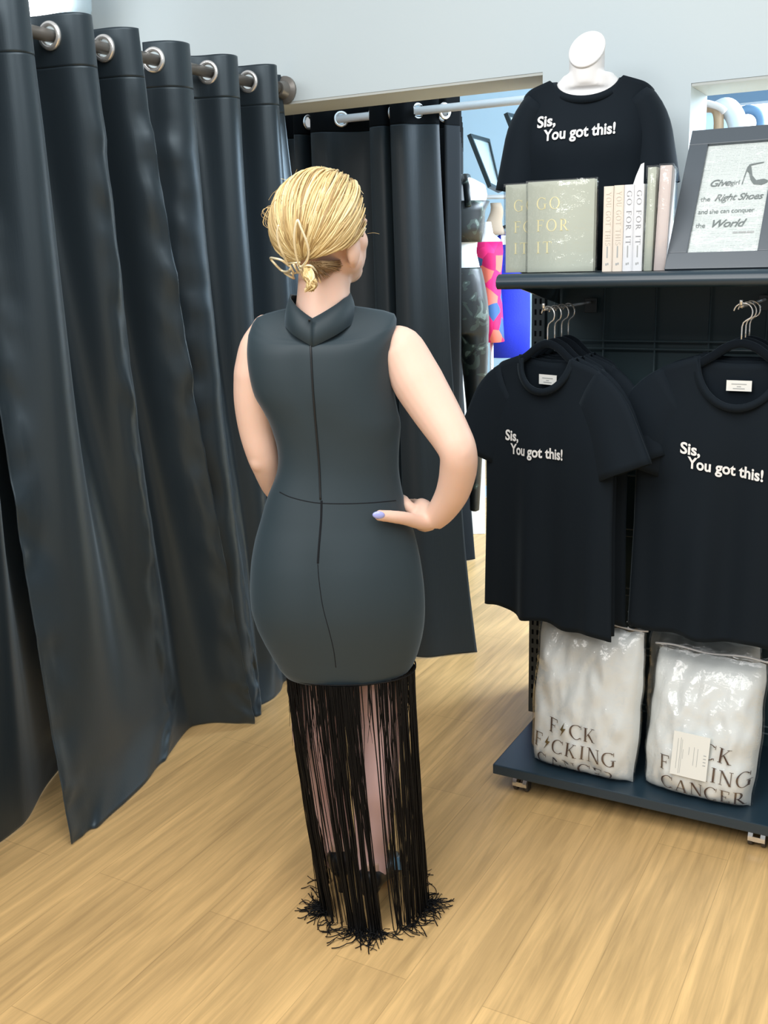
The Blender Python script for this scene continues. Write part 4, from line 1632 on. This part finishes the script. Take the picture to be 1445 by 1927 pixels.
# ================================================================== LAMP OVER THE SATIN CURTAIN
lq = uvz(onv(62, -6, 2.75))
t = thing('pendant_lamp', 'lit globe lamp glaring above the satin curtain in the corner', 'lamp', W(lq.x, 2.75, lq.z), -TH)
MB().ball((0, 0, 0), .085, .085, .085, 24, 16).build('globe', 'lamp', t)
MB().tube([(0, 0, .08), (0, 0, .9)], .006, 8).build('cord', 'blackmetal', t)
MB().loft([ell(0, 0, z, r_, r_, 20) for z, r_ in ((.075, .03), (.12, .03), (.135, .012))]).build('lamp_holder', 'whiterod', t, autos=40)
gq = uvz(onv(130, 8, 2.92))
t = thing('glass_shade', 'pale clear glass piece hanging beside the glaring lamp', 'lamp shade', W(gq.x, 2.92, gq.z-.04), -TH)
b = MB()
b.loft([ell(0, 0, z, r_, r_, 28) for z, r_ in ((-.03, .055), (.02, .075), (.08, .08), (.14, .07))], cap=False)
b.build('shade', mat('pale_glass', (.66, .84, .95), .1, spec=.8), t, solid=.003)
MB().tube([(0, 0, .13), (0, 0, .9)], .004, 6).build('cord', 'whiterod', t)
c0, c1 = uvz(onv(149, 18, 3.09)), uvz(onv(171, 66, 3.09))
o = MB().tube([(0, 0, 0), tuple(Vector((c1.x-c0.x, 0, c1.z-c0.z))*1.4)], .004, 6).build('wire', M['rubber'], None)
o.location = W(c0.x, 3.09, c0.z)
o.rotation_euler = (0, 0, -TH)
tag(o, 'short dark wire running down the wall behind the satin curtain', 'wire')

# ================================================================== THE PERSON
Y0 = 2.17
PB = Vector((fl(690, 1690).x, Y0, 0))
person = thing('person', 'person seen from behind in a black sleeveless fringed dress, one hand on hip', 'person', PB, 0)


def pl(px, py, dy=0.0):
    return at(px, py, Y0+dy) - PB


def ringp(py, xl, xr, db, df, n=72, p=2.35, cl=0.0, grow=0.0):
    a, c = pl(xl, py), pl(xr, py)
    cx, z, hw = (a.x+c.x)/2, (a.z+c.z)/2, (c.x-a.x)/2+grow
    o = []
    for j in range(n):
        g = 2*PI*j/n
        co, si = math.cos(g), math.sin(g)
        x = hw*abs(co)**(2/p)*(1 if co > 0 else -1)
        d = (db if si < 0 else df)+grow
        y = d*abs(si)**(2/p)*(1 if si > 0 else -1)
        if si < 0 and cl:
            k = (x+.030)
            y += cl*math.exp(-(k/.020)**2) - .6*cl*(math.exp(-((k-.075)/.05)**2)+math.exp(-((k+.075)/.05)**2))
        o.append(Vector((cx+x, y, z)))
    dr_ = .050*(1-smooth01((py-574)/90))
    for q in o:
        q.z -= dr_*min(1, abs(q.y)/max(db, .04))**1.3
    return o


# py, left, right (silhouette), half depth behind, half depth in front, centre crease
DR = [(572, 574, 640, .040, .050, 0), (576, 552, 660, .056, .058, 0), (581, 524, 690, .062, .064, 0), (587, 500, 722, .067, .068, 0), (594, 483, 742, .073, .072, 0), (605, 475, 747, .080, .080, .001), (625, 467, 744, .088, .095, .002), (660, 464, 739, .097, .110, .004),
      (700, 468, 738, .101, .120, .005), (740, 478, 741, .101, .125, .005), (776, 502, 749, .097, .122, .005), (800, 511, 755, .094, .115, .005), (830, 521, 752, .090, .105, .004), (860, 525, 750, .088, .100, .004), (890, 521, 750, .089, .098, .003), (930, 503, 757, .097, .100, .002),
      (975, 490, 770, .111, .104, .001), (1010, 480, 781, .122, .106, .002), (1050, 473, 790, .133, .107, .005), (1095, 471, 797, .140, .107, .006), (1135, 473, 800, .140, .106, .006), (1170, 484, 799, .133, .104, .005), (1200, 499, 794, .124, .102, .004), (1225, 513, 787, .116, .100, .003),
      (1245, 525, 779, .110, .098, .002), (1257, 535, 770, .104, .094, .001)]
RX = [d[0] for d in DR]


def drow(py):
    return [float(np.interp(py, RX, [d[k] for d in DR])) for k in range(1, 6)]


# monotone smooth resample of the rows
pys = []
for i in range(len(RX)-1):
    n_ = 4 if RX[i] > 590 else 2
    pys += [RX[i]+(RX[i+1]-RX[i])*k/n_ for k in range(n_)]
pys.append(RX[-1])
cols = np.array([drow(p) for p in pys])
for _ in range(3):
    sm = cols.copy()
    sm[1:-1] = .25*cols[:-2]+.5*cols[1:-1]+.25*cols[2:]
    keep = np.array([p > 600 for p in pys])
    cols[1:-1] = np.where(keep[1:-1, None], sm[1:-1], cols[1:-1])
rings = [ringp(p, *c[:4], cl=c[4]) for p, c in zip(pys, cols)]
lastc = sum(rings[-1], Vector())/len(rings[-1])
rings.append([lastc+(q-lastc)*.93+Vector((0, 0, -.004)) for q in rings[-1]])
rings.append([lastc+(q-lastc)*.90+Vector((0, 0, .02)) for q in rings[-2]])
b = MB().loft(rings, cap=False)
dress = b.build('dress', 'dress', person, sub=0)
bvh = BVHTree.FromPolygons([Vector(v) for v in b.v], b.f)


def on_dress(px, py, off=.0015):
    o = Vector((0, 0, EYE)) - PB
    d = ray(px, py).normalized()
    h, n, i, dist = bvh.ray_cast(o, d)
    if h is None:
        return pl(px, py, -.09)
    if n.dot(d) > 0:
        n = -n
    return h + n*off


def stitch(name, pts, r, m, flat=None, seg=6, n=80, off=.0004):
    sp = spline([(x, y, 0) for x, y in pts], n)
    P_ = [on_dress(q.x, q.y, off) for q in sp]
    return MB().tube(P_, r, seg).build(name, m, dress)


stitch('zip', [(582, 602), (584, 640), (588, 720), (594, 800), (600, 870), (603, 940)], .0024, 'zip', off=.0003)
stitch('zip_lower', [(605, 942), (604, 980), (600, 1030), (598, 1060)], .0026, 'dressseam', off=-.0006).name = 'zip'
stitch('seam', [(598, 1062), (600, 1090), (607, 1140), (620, 1190), (628, 1225), (632, 1256)], .0011, 'dressseam', off=-.0004)
stitch('waist_seam', [(526, 926), (545, 935), (575, 943), (604, 947), (650, 948), (700, 946), (745, 942)], .0012, 'dressseam', off=-.0004)
q0, q1 = on_dress(582, 604, .004), on_dress(583, 632, .004)
b = MB()
b.tube([q0, q1], [.0028, .0022], 6)
b.torus(q0+Vector((0, -.002, .004)), (0, 1, .2), .004, .0014, 14, 6)
b.build('zip_pull', 'zip', dress)
# stand collar, open in a small V at the back
CN = pl(608, 566)
b = MB()
ns_ = 64
rows = [[], [], [], []]
lowpts = [(0, 632), (.12, 614), (.25, 598), (.40, 583), (.55, 578), (.75, 572), (1, 572)]
for j in range(ns_+1):
    g = -PI/2 + .0 + 2*PI*j/ns_            # starts at the back centre
    a_ = min(j, ns_-j)/(ns_/2)             # 0 back .. 1 front
    co, si = math.cos(g), math.sin(g)
    rx, ry = .0600, .0600
    dy_ = -.075*(1-min(1, a_*2))
    ztop_ = interp(a_, [(0, pl(583, 600, -.07).z), (.06, pl(583, 593, -.07).z), (.16, pl(600, 580, -.06).z), (.30, pl(600, 564, -.04).z), (.5, pl(610, 553).z), (.75, pl(610, 556).z), (1, pl(610, 560).z)])
    zlow_ = interp(a_, [(0, pl(583, 636, -.09).z), (.1, pl(583, 622, -.085).z), (.25, pl(583, 602, -.06).z), (.4, pl(583, 588, -.03).z), (.6, pl(583, 581).z), (1, pl(583, 585).z)])
    k = interp(a_, [(0, 1.46), (.15, 1.42), (.3, 1.30), (.5, 1.15), (1, 1.15)])
    kt = interp(a_, [(0, 1.20), (.2, 1.14), (.5, 1.04), (1, 1.04)])
    xs = -.020*(1-a_)**2
    for row, (f, z) in zip(rows, ((k*1.07, zlow_-.018), (k*.55+kt*.48, zlow_*.55+ztop_*.45), (kt, ztop_), (kt-.035, ztop_-.002))):
        row.append(Vector((CN.x+xs+co*rx*f, CN.y+.004+si*ry*f, z)))
b.loft(rows, cap=False, closed=False)
b.build('stand_collar', 'dress', dress, solid=.0022)

# ------------------------------------------------------------------ body (one skin)
B = MB()
FA = R(44)                                    # the face points this far to the right of straight ahead
HC = pl(611, 428, .010)
HM = Matrix.Rotation(-FA, 4, 'Z')


def hd(x, y, z):
    """head frame: x to the right ear, y to the face"""
    return HC + HM @ Vector((x, y, z))


B.ball(HC, .073, .093, .108, 28, 18, HM)
B.ball(hd(0, .040, -.045), .060, .055, .075, 20, 14, HM)
B.ball(hd(0, .062, -.088), .034, .032, .028, 16, 10, HM)            # chin
for s in (-1, 1):
    B.ball(hd(s*.040, .048, -.030), .026, .030, .028, 14, 10, HM)  # cheeks
    B.ball(hd(s*.045, .020, -.068), .024, .040, .028, 14, 10, HM)  # jaw
    # ears: a shell with a lobe
    B.ball(hd(s*.084, -.002, -.044), .013, .023, .036, 14, 10, HM @ Matrix.Rotation(s*R(18), 4, 'Z'))
    B.ball(hd(s*.077, .004, -.072), .009, .012, .013, 10, 8, HM)
B.tube([hd(0, .090, .0), hd(0, .100, -.022), hd(0, .104, -.040)], [.009, .011, .013], 10)
B.ball(hd(0, .096, -.043), .018, .014, .009, 12, 8, HM)
B.ball(hd(0, .093, -.064), .022, .010, .006, 12, 8, HM)
B.ball(hd(0, .091, -.073), .020, .010, .007, 12, 8, HM)
B.ball(hd(0, .080, .012), .050, .010, .010, 14, 8, HM)               # brow
# neck and trunk (under the dress)
B.loft([ell(*(lambda q, r: (q.x, q.y, q.z, r, r*1.02))(pl(x, y, d), r), 28) for x, y, d, r in ((605, 640, .0, .066), (606, 600, .0, .060), (608, 570, .005, .0575), (609, 545, .010, .0555), (612, 510, .018, .0565), (614, 470, .02, .055))])
core = [(590, 505, 715, .05, .05, 0), (606, 484, 738, .06, .06, 0)] + [d for d in DR if d[0] > 620 and d[0] < 1240]
B.loft([ringp(d[0], d[1]+14, d[2]-14, d[3]-.015, d[4]-.015, n=40) for d in core])


def limb(pts, n=26, seg=18):
    sp = spline([tuple(pl(x, y, d)) for x, y, d, r in pts], n)
    rs = [float(np.interp(k/(n-1)*(len(pts)-1), range(len(pts)), [p[3] for p in pts])) for k in range(n)]
    B.tube(sp, rs, seg)
    B.ball(sp[0], rs[0], rs[0], rs[0], 14, 10)
    return sp


def finger(pts, r0, r1, n=14):
    sp = spline(pts, n)
    rs = [r0+(r1-r0)*(i/(n-1))**1.2 for i in range(n)]
    B.tube(sp, rs, 12)
    B.ball(sp[-1], rs[-1], rs[-1], rs[-1], 12, 8)
    B.ball(sp[0], rs[0], rs[0], rs[0], 12, 8)


# right arm, hand on the hip
limb([(722, 634, .0, .026), (752, 655, -.002, .050), (786, 718, -.03, .0555), (820, 774, -.065, .0500), (849, 822, -.10, .0430), (862, 852, -.115, .0395), (862, 885, -.10, .0395), (852, 925, -.075, .0365), (833, 958, -.048, .0315), (815, 977, -.028, .0275)], 40, 20)
B.ball(pl(866, 852, -.125), .030, .030, .034, 14, 10)
# palm: flattened slab from wrist to knuckles on the side of the hip
wr_, kn = pl(814, 976, -.026), pl(781, 966, .030)
b2 = [pl(818, 978, -.030), pl(806, 974, -.022), pl(793, 968, .0), pl(786, 966, .03)]
B.tube(spline(b2, 10), [.026, .027, .030, .033, .036, .037, .037, .036, .034, .030], 16, flat=(Vector((.93, -.36, 0)), .48))
for i, (k, r) in enumerate(((0, .0092), (1, .0095), (2, .0090), (3, .0080))):
    dz = .024-.0165*k
    ln = (.95, 1.0, .95, .8)[i]
    p0 = pl(786, 966, .028)+Vector((0, 0, dz))
    p1 = pl(778, 966, .068*ln)+Vector((0, 0, dz+.002))
    p2 = pl(758, 966, .098*ln)+Vector((0, 0, dz+.001))
    p3 = pl(728, 966, .118*ln)+Vector((0, 0, dz-.004))
    finger([p0, p1, p2, p3], r, r*.78)
# web up to the index finger, then the thumb lying on the back of the hip
finger([pl(786, 968, -.02), pl(768, 952, -.020), pl(759, 940, .010), pl(752, 938, .06)], .0145, .0085)
finger([pl(808, 984, -.034), pl(786, 982, -.055), pl(764, 976, -.078), pl(744, 973, -.094), pl(727, 971, -.104), pl(714, 970, -.112)], .0165, .0120, 18)
B.ball(pl(790, 975, -.035), .020, .022, .018, 14, 10)
# left arm, forearm passing in front of the waist
limb([(500, 618, .012, .030), (488, 655, .014, .043), (484, 702, .018, .051), (480, 752, .022, .0465), (484, 805, .026, .0415), (494, 850, .028, .0375), (503, 876, .04, .0350), (520, 912, .08, .0345), (540, 940, .125, .028), (552, 955, .15, .0235)], 40, 20)
B.ball(pl(489, 866, .018), .024, .024, .028, 14, 10)
B.tube(spline([pl(552, 955, .15), pl(562, 962, .152), pl(580, 970, .148)], 8), [.022, .026, .029, .031, .032, .031, .029, .026], 14, flat=(Vector((0, 1, 0)), .45))
for i in range(4):
    dz = .022-.0155*i
    f0 = pl(580, 970, .146)+Vector((0, 0, dz))
    finger([f0, f0+Vector((.030, -.002, -.004)), f0+Vector((.055*(1, 1.05, .98, .8)[i], -.012, -.012)), f0+Vector((.072*(1, 1.05, .98, .8)[i], -.024, -.02))], .0088, .0070)
finger([pl(556, 956, .15), pl(572, 944, .140), pl(592, 940, .13)], .012, .0085)
# legs and feet
LG = {1: [(712, 1150, .0, .085), (712, 1250, .0, .068), (709, 1330, .0, .052), (708, 1400, -.005, .050), (705, 1470, -.01, .050), (703, 1540, -.005, .040), (701, 1600, .0, .030), (701, 1652, .002, .027)],
      -1: [(608, 1150, .03, .074), (604, 1250, .04, .054), (599, 1310, .05, .049), (594, 1370, .06, .050), (605, 1440, .08, .048), (618, 1510, .10, .040), (631, 1575, .11, .030), (637, 1624, .112, .027)]}
for s, pts in LG.items():
    limb(pts, 30, 18)
SHOES = {}
for s, (hx, hy) in {1: (698, 1716), -1: (643, 1678)}.items():
    hp_ = fl(hx, hy) - PB
    d_ = Vector((math.sin(R(14 if s > 0 else -4)), math.cos(R(14 if s > 0 else -4)), 0))
    SHOES[s] = (hp_, d_)
    an = hp_ + Vector((0, 0, .135)) + d_*.012
    B.tube(spline([an, hp_+d_*.02+Vector((0, 0, .085)), hp_+d_*.09+Vector((0, 0, .055)), hp_+d_*.15+Vector((0, 0, .022)), hp_+d_*.20+Vector((0, 0, .018))], 14), [.024]*4+[.024, .025, .026, .027, .028, .028, .026, .024, .018, .012], 14, flat=(Vector((0, 0, 1)), .8))
body = remesh(B, .0042, 4)
bo = body.build('body', 'skin', person)
# nails
tn = pl(713, 970, -.1195)
b = MB()
nm = Matrix.Rotation(R(8), 4, 'Y') @ Matrix.Rotation(R(10), 4, 'Z')
b.ball(pl(712.5, 969.3, -.1205), .0135, .0048, .0082, 14, 10, nm)
o = b.build('thumbnail', 'nail', bo)
o['label'] = 'lavender painted thumbnail'
for s in (-1, 1):
    MB().ball(hd(s*.031, .0735, -.004), .0115, .0115, .0115, 14, 10).build('eye', 'tag', bo)

# ------------------------------------------------------------------ trousers and shoes
for nm_, s in (('trouser_leg', 1), ('trouser_leg', -1)):
    pts = LG[s]
    n = 40
    sp = spline([tuple(pl(x, y, d)) for x, y, d, r in pts], n)
    hem = [float(np.interp(k/(n-1)*(len(pts)-1), range(len(pts)), [p[3]+.006 for p in pts])) for k in range(n)]
    rr_ = []
    for i in range(n):
        c = sp[i]
        w_ = hem[i]*(1+.03*math.sin(i*.9)*(i > 22))
        rr_.append([(c.x+w_*math.cos(g)*(1+.02*math.sin(3*g+i*.3)), c.y+w_*math.sin(g), c.z) for g in np.linspace(0, 2*PI, 29)[:-1]])
    tl = MB().loft(rr_, cap=False).build(nm_, 'pink', person, solid=.0015)
    c = sp[-1]
    tl['label'] = 'pink trouser leg under the fringe'
    MB().tube([(c.x+(hem[-1]+.001)*math.cos(g), c.y+(hem[-1]+.001)*math.sin(g), c.z+.012) for g in np.linspace(0, 2*PI, 33)], .0012, 6).build('hem_stitch', 'pink', tl)
for s, (hp_, d_) in SHOES.items():
    sx_ = Vector((d_.y, -d_.x, 0))

    def sp_(f, x, z):
        return hp_ + d_*f + sx_*x + Vector((0, 0, z))
    rows = []
    # f along the foot, half width, sole height, top height
    for f, w_, z0, z1 in ((-.030, .006, .075, .092), (-.026, .020, .066, .112), (-.012, .030, .062, .122), (.015, .033, .058, .116), (.05, .034, .048, .094), (.09, .036, .030, .074), (.13, .041, .010, .060), (.165, .043, .004, .050), (.20, .036, .003, .040), (.225, .022, .003, .030), (.238, .008, .004, .018)):
        ring = []
        for g in np.linspace(0, 2*PI, 25)[:-1]:
            ring.append(sp_(f, w_*abs(math.cos(g))**.85*(1 if math.cos(g) > 0 else -1), (z0+z1)/2+(z1-z0)/2*abs(math.sin(g))**.8*(1 if math.sin(g) > 0 else -1)))
        rows.append(ring)
    so_ = MB().loft(rows).build('shoe', 'leather', person, sub=1)
    b = MB()
    b.loft([[sp_(f0+r_*math.cos(g)*1.1, r_*math.sin(g), z) for g in np.linspace(0, 2*PI, 17)[:-1]] for f0, r_, z in ((.004, .0085, .0), (.004, .0085, .006), (.001, .0095, .03), (-.004, .015, .052), (-.004, .026, .068), (.0, .028, .076))])
    b.build('heel', 'leather', so_, autos=50)
tq = pl(748, 1622, .03)
b = MB().box(-.009, .009, -.0006, .0006, -.022, .012)
b.v = [(x+tq.x, y+tq.y, z+tq.z) for x, y, z in b.v]
to = b.build('hang_tag', mat('pale_blue_tag', (.22, .50, .80), .5), person, smooth=False)
to['label'] = 'small pale blue hang tag behind the fringe'

# ------------------------------------------------------------------ fringe
hemring = ringp(1256, 536, 782, .108, .098, n=360)
zh = hemring[0].z
rnd = random.Random(11)
FB = MB()
cxh = sum((p.x for p in hemring))/len(hemring)
cyh = sum((p.y for p in hemring))/len(hemring)


def strand(x0, y0, z0, foot, r, tailn=0):
    """hangs from the hem point, gathers towards its lock, turns outward on the floor"""
    pts = []
    n = 9
    ex, ey = foot
    wob = rnd.uniform(-.005, .005)
    wz = rnd.uniform(0, 6.3)
    for i in range(n):
        k = i/(n-1)
        g = k**1.25
        pts.append(Vector((x0+(ex-x0)*g+wob*math.sin(k*5+wz), y0+(ey-y0)*g+wob*math.sin(k*4+wz*2), z0*(1-k)+.003*k)))
    if tailn:
        dirx, diry = ex-(cxh+.012), ey-cyh
        l = math.hypot(dirx, diry) or 1
        an = math.atan2(diry, dirx)+rnd.uniform(-.7, .7)
        p = pts[-1].copy()
        sl = .011*rnd.uniform(.5, 1.2)
        curl = rnd.uniform(-.35, .35)
        for i in range(tailn):
            an += curl
            p = p + Vector((math.cos(an)*sl, math.sin(an)*sl, 0))
            p.z = max(.0025, .003+.010*math.sin(i*1.1+wz)*rnd.uniform(0, 1))
            pts.append(p.copy())
    FB.tube(spline(pts, 22), r, 4, cap=False)


# locks seen from the photograph: (share along the near hem 0..1, pull, weight)
NEAR = [(0.0, 2.6), (.035, 2.6), (.075, 2.0), (.11, .7), (.145, .22), (.18, .42), (.215, .18), (.25, .34), (.285, .14), (.32, .34), (.36, 1.3), (.40, 2.0), (.44, 2.3), (.48, 2.3), (.52, 1.6), (.55, .05), (.59, .02), (.625, .20), (.665, .85), (.705, .42), (.74, .55), (.775, .36), (.81, .75),
        (.845, .38), (.88, .55), (.915, .9), (.95, 1.5), (.98, 2.0), (1.0, 2.4)]
locks = []
for (k, wgt) in NEAR:
    locks.append((k, wgt, k+rnd.uniform(-.012, .012)))
tot = sum(w for _, w, _ in locks)


def near_pt(k, sc=1.0, zz=None):
    """point on the near (back) half of the hem oval"""
    g = PI + PI*k
    x = cxh + .1435*math.cos(g)*sc
    return x, cyh + .112*math.sin(g)*sc


for k, wgt, kf in locks:
    cnt = int(round(380*wgt/tot))
    for i in range(cnt):
        ks = min(1.01, max(-.01, k+rnd.gauss(0, .013)))
        x0, y0 = near_pt(ks)
        fx, fy = near_pt(min(1.04, max(-.04, kf+rnd.gauss(0, .010))), rnd.uniform(.84, 1.0))
        fx += .020*0 + .010
        fx = (fx-cxh)*.90+cxh+.030
        fy = (fy-cyh)*1.0+cyh-.0
        strand(x0, y0, zh+.004, (fx, fy), rnd.uniform(.0008, .0014), rnd.choice((2, 3, 4, 5, 6, 7)) if rnd.random() < .78 else 0)
# the loose curtain of the far half, thinner, and short ends right under the hem
for i in range(95):
    k = rnd.random()
    g = PI*k
    x0, y0 = cxh+.1435*math.cos(g), cyh+.10*math.sin(g)
    strand(x0, y0, zh+.004, ((x0-cxh)*.88+cxh+.03, y0+.09*math.sin(g)+rnd.uniform(-.01, .01)), rnd.uniform(.0008, .0013), rnd.choice((0, 3, 5)))
for i in range(170):
    k = rnd.random()
    x0, y0 = near_pt(k, rnd.uniform(.96, 1.0))
    ln = zh*rnd.choice((.08, .12, .16, .22, .3))
    FB.tube([(x0, y0, zh+.004), (x0+rnd.uniform(-.004, .004), y0, zh-ln*.5), (x0+rnd.uniform(-.006, .006), y0, zh-ln)], [.0012, .0010, .0003], 4, cap=False)
fr = FB.build('fringe', 'fringe', dress)
fr['kind'] = 'stuff'
fr['label'] = 'long black thread fringe'
MB().tube([(p.x, p.y, zh+.003) for p in hemring[::6]]+[(hemring[0].x, hemring[0].y, zh+.003)], .0020, 6).build('hem_edge', 'fringe', dress)

# ------------------------------------------------------------------ hair
HR = Vector((.1015, .106, .1045))
HO = pl(607, 424, .006)
clip_c = pl(566, 492, 0)


def hdir(px, py):
    """direction from the hair centre to the near surface point seen at this pixel"""
    o = Vector((0, 0, EYE)) - PB - HO
    d = ray(px, py).normalized()
    A_ = sum((d[i]/HR[i])**2 for i in range(3))
    B_ = 2*sum(o[i]*d[i]/HR[i]**2 for i in range(3))
    C_ = sum((o[i]/HR[i])**2 for i in range(3)) - 1
    D_ = B_*B_-4*A_*C_
    t_ = (-B_-math.sqrt(D_))/(2*A_) if D_ > 0 else -B_/(2*A_)
    p = o+d*t_
    return Vector((p[i]/HR[i] for i in range(3))).normalized()


KD = hdir(572, 488)
FD = Vector((math.sin(FA), math.cos(FA), 0))
ED = Vector((math.cos(FA), -math.sin(FA), 0))


def hsurf(d, off=0.0):
    q = Vector((d[i]*HR[i] for i in range(3)))
    # the mass narrows towards the nape and is fuller over the crown
    k = 1 + .03*max(0, d.z) - .10*max(0, -d.z-.25)
    return HO + q*k + d*off


def allowed(d):
    if d.dot(FD) > .30 and d.z < .62:
        return False
    if d.z < -.66:
        return False
    if d.dot(ED) > .45 and d.z < -.02 - .35*(1-d.dot(FD)) + .0:
        return d.z > -.30 and d.dot(FD) < -.2
    if d.dot(ED) < -.5 and d.z < -.45:
        return False
    return True


b = MB()
nu, nv = 72, 48
vs, fs, ok = [], [], []
for i in range(nv+1):
    a = PI*i/nv
    for j in range(nu):
        g = 2*PI*j/nu
        d = Vector((math.sin(a)*math.cos(g), math.sin(a)*math.sin(g), math.cos(a)))
        vs.append(hsurf(d, -.004))
        ok.append(allowed(d))
for i in range(nv):
    for j in range(nu):
        q = (i*nu+j, i*nu+(j+1) % nu, (i+1)*nu+(j+1) % nu, (i+1)*nu+j)
        if all(ok[k] for k in q):
            fs.append(q)
b.add(vs, fs)
hair = b.build('hair', 'hairdark', person, solid=.006)
hair['label'] = 'blonde hair gathered into a clip'
S_ = MB()
cnt = 0
while cnt < 1150:
    d = Vector((rnd.gauss(0, 1), rnd.gauss(0, 1), rnd.gauss(0, 1))).normalized()
    if not allowed(d):
        continue
    cosang = max(-1, min(1, d.dot(KD)))
    ang = math.acos(cosang)
    if ang < .35 or ang > 2.75:
        continue
    ax = d.cross(KD).normalized()
    n = 18
    pts = []
    wv, wf, wp = rnd.uniform(.01, .06), rnd.uniform(2, 5), rnd.uniform(0, 6)
    lift = rnd.uniform(-.002, .005)
    end = rnd.uniform(.88, 1.0)
    bad = False
    for i in range(n):
        k = i/(n-1)*end
        q = Matrix.Rotation(ang*k, 3, ax) @ d
        # locks sag before they turn up into the clip
        q = (q + Vector((0, 0, -1))*(.16*math.sin(PI*k)*(.5+.5*d.z)) + ax*(wv*math.sin(wf*k*2+wp))*(1-k)).normalized()
        if not allowed(q) and k > .05:
            bad = True
            break
        pts.append(hsurf(q, lift + .005*math.sin(PI*k)))
    if bad and len(pts) < 6:
        continue
    m_ = len(pts)
    r0 = rnd.uniform(.0010, .0026)
    rs = [r0*(.35+.65*math.sin(PI*min(1, .12+.88*i/(m_-1)))**.6) for i in range(m_)]
    S_.tube(pts, rs, 5, cap=False)
    cnt += 1
# wisps standing off the crown and the left side
for i in range(46):
    d = Vector((rnd.uniform(-1, .5), rnd.uniform(-.9, .2), rnd.uniform(-.2, 1))).normalized()
    p0 = hsurf(d, 0)
    tg = d.cross(Vector((rnd.uniform(-1, 1), rnd.uniform(-1, 1), rnd.uniform(-1, 1)))).normalized()
    l = rnd.uniform(.015, .05)
    S_.tube(spline([p0, p0+tg*l*.5+d*rnd.uniform(.004, .012), p0+tg*l+d*rnd.uniform(.0, .016)+Vector((0, 0, -.004))], 8), .00035, 4, cap=False)
for i in range(9):
    p0 = hsurf(hdir(515, 395), 0)
    a = rnd.uniform(0, 6)
    S_.tube(spline([p0, p0+Vector((-.010, -.006, .010*math.sin(a))), p0+Vector((-.020-.008*math.sin(a), -.006, -.010+.016*math.sin(a+2))), p0+Vector((-.006, -.008, -.030+.012*math.cos(a)))], 12), .0004, 4, cap=False)
S_.build('strands', 'hair', hair)
# nape: darker short hair drawn up, and the small tail below the clip
N_ = MB()
for i in range(110):
    k = rnd.random()
    a = pl(592+58*k+rnd.uniform(-6, 6), 528-26*k+rnd.uniform(-16, 6), -.056+.030*k)
    c = pl(582+24*k, 497+rnd.uniform(-6, 6), -.088)
    N_.tube(spline([a, (a+c)/2+Vector((0, -.010, 0)), c], 8), [.0003, .0008, .0012, .0014, .0014, .0014, .0013, .0012], 4, cap=False)
N_.build('nape_hair', 'hairdark', hair)
T_ = MB()
for i in range(90):
    a = pl(578+rnd.uniform(-6, 8), 506+rnd.uniform(-4, 6), -.084)
    m1 = pl(580+rnd.uniform(-9, 11), 520+rnd.uniform(-4, 4), -.100+rnd.uniform(-.004, .006))
    m2 = pl(586+rnd.uniform(-9, 11), 534+rnd.uniform(-5, 5), -.102+rnd.uniform(-.005, .008))
    e = pl(581+rnd.uniform(-9, 10), 548+rnd.uniform(-6, 2), -.096)
    T_.tube(spline([a, m1, m2, e], 10), [.0022]*8+[.0014, .0006], 5, cap=False)
T_.build('tail', 'hair', hair)
# butterfly claw clip in gold wire
K_ = MB()
LOOPS = [[(571, 487), (567, 470), (565, 448), (566, 430), (570, 416), (575, 428), (582, 445), (586, 462), (584, 476), (576, 487), (571, 487)],
         [(553, 484), (548, 468), (543, 452), (541, 436), (543, 424)],
         [(555, 487), (546, 478), (536, 475), (529, 475), (533, 488), (543, 498), (553, 496), (557, 492)],
         [(560, 499), (552, 499), (545, 503), (547, 514), (551, 523), (557, 517), (561, 508), (560, 499)],
         [(574, 490), (582, 486), (591, 488), (598, 499), (603, 516), (592, 515), (582, 507), (574, 492)],
         [(572, 492), (575, 503), (583, 516)],
         [(586, 520), (593, 519), (602, 518)]]


def cpt(x, y, off=.026):
    d = hdir(x, y)
    p = hsurf(d, off)
    if x < 552:
        p = p + Vector((0, -.012-.0006*(552-x), 0))
    return p


for lp_ in LOOPS:
    K_.tube(spline([cpt(x, y) for x, y in lp_], 40), .0025, 8)
clip = K_.build('hair_clip', 'gold', hair)
clip['label'] = 'pale gold butterfly claw clip'
S2 = MB()
for (xa, ya), (xb, yb) in (((556, 486), (562, 500)), ((562, 484), (568, 499)), ((569, 484), (572, 497))):
    S2.tube([cpt(xa, ya, .025), cpt(xb, yb, .025)], .0028, 8)
for (xa, ya), (xb, yb) in (((553, 484), (572, 482)), ((560, 501), (575, 498))):
    S2.tube([cpt(xa, ya, .024), cpt(xb, yb, .024)], .0020, 8)
S2.build('spring_hinge', 'gold', clip)
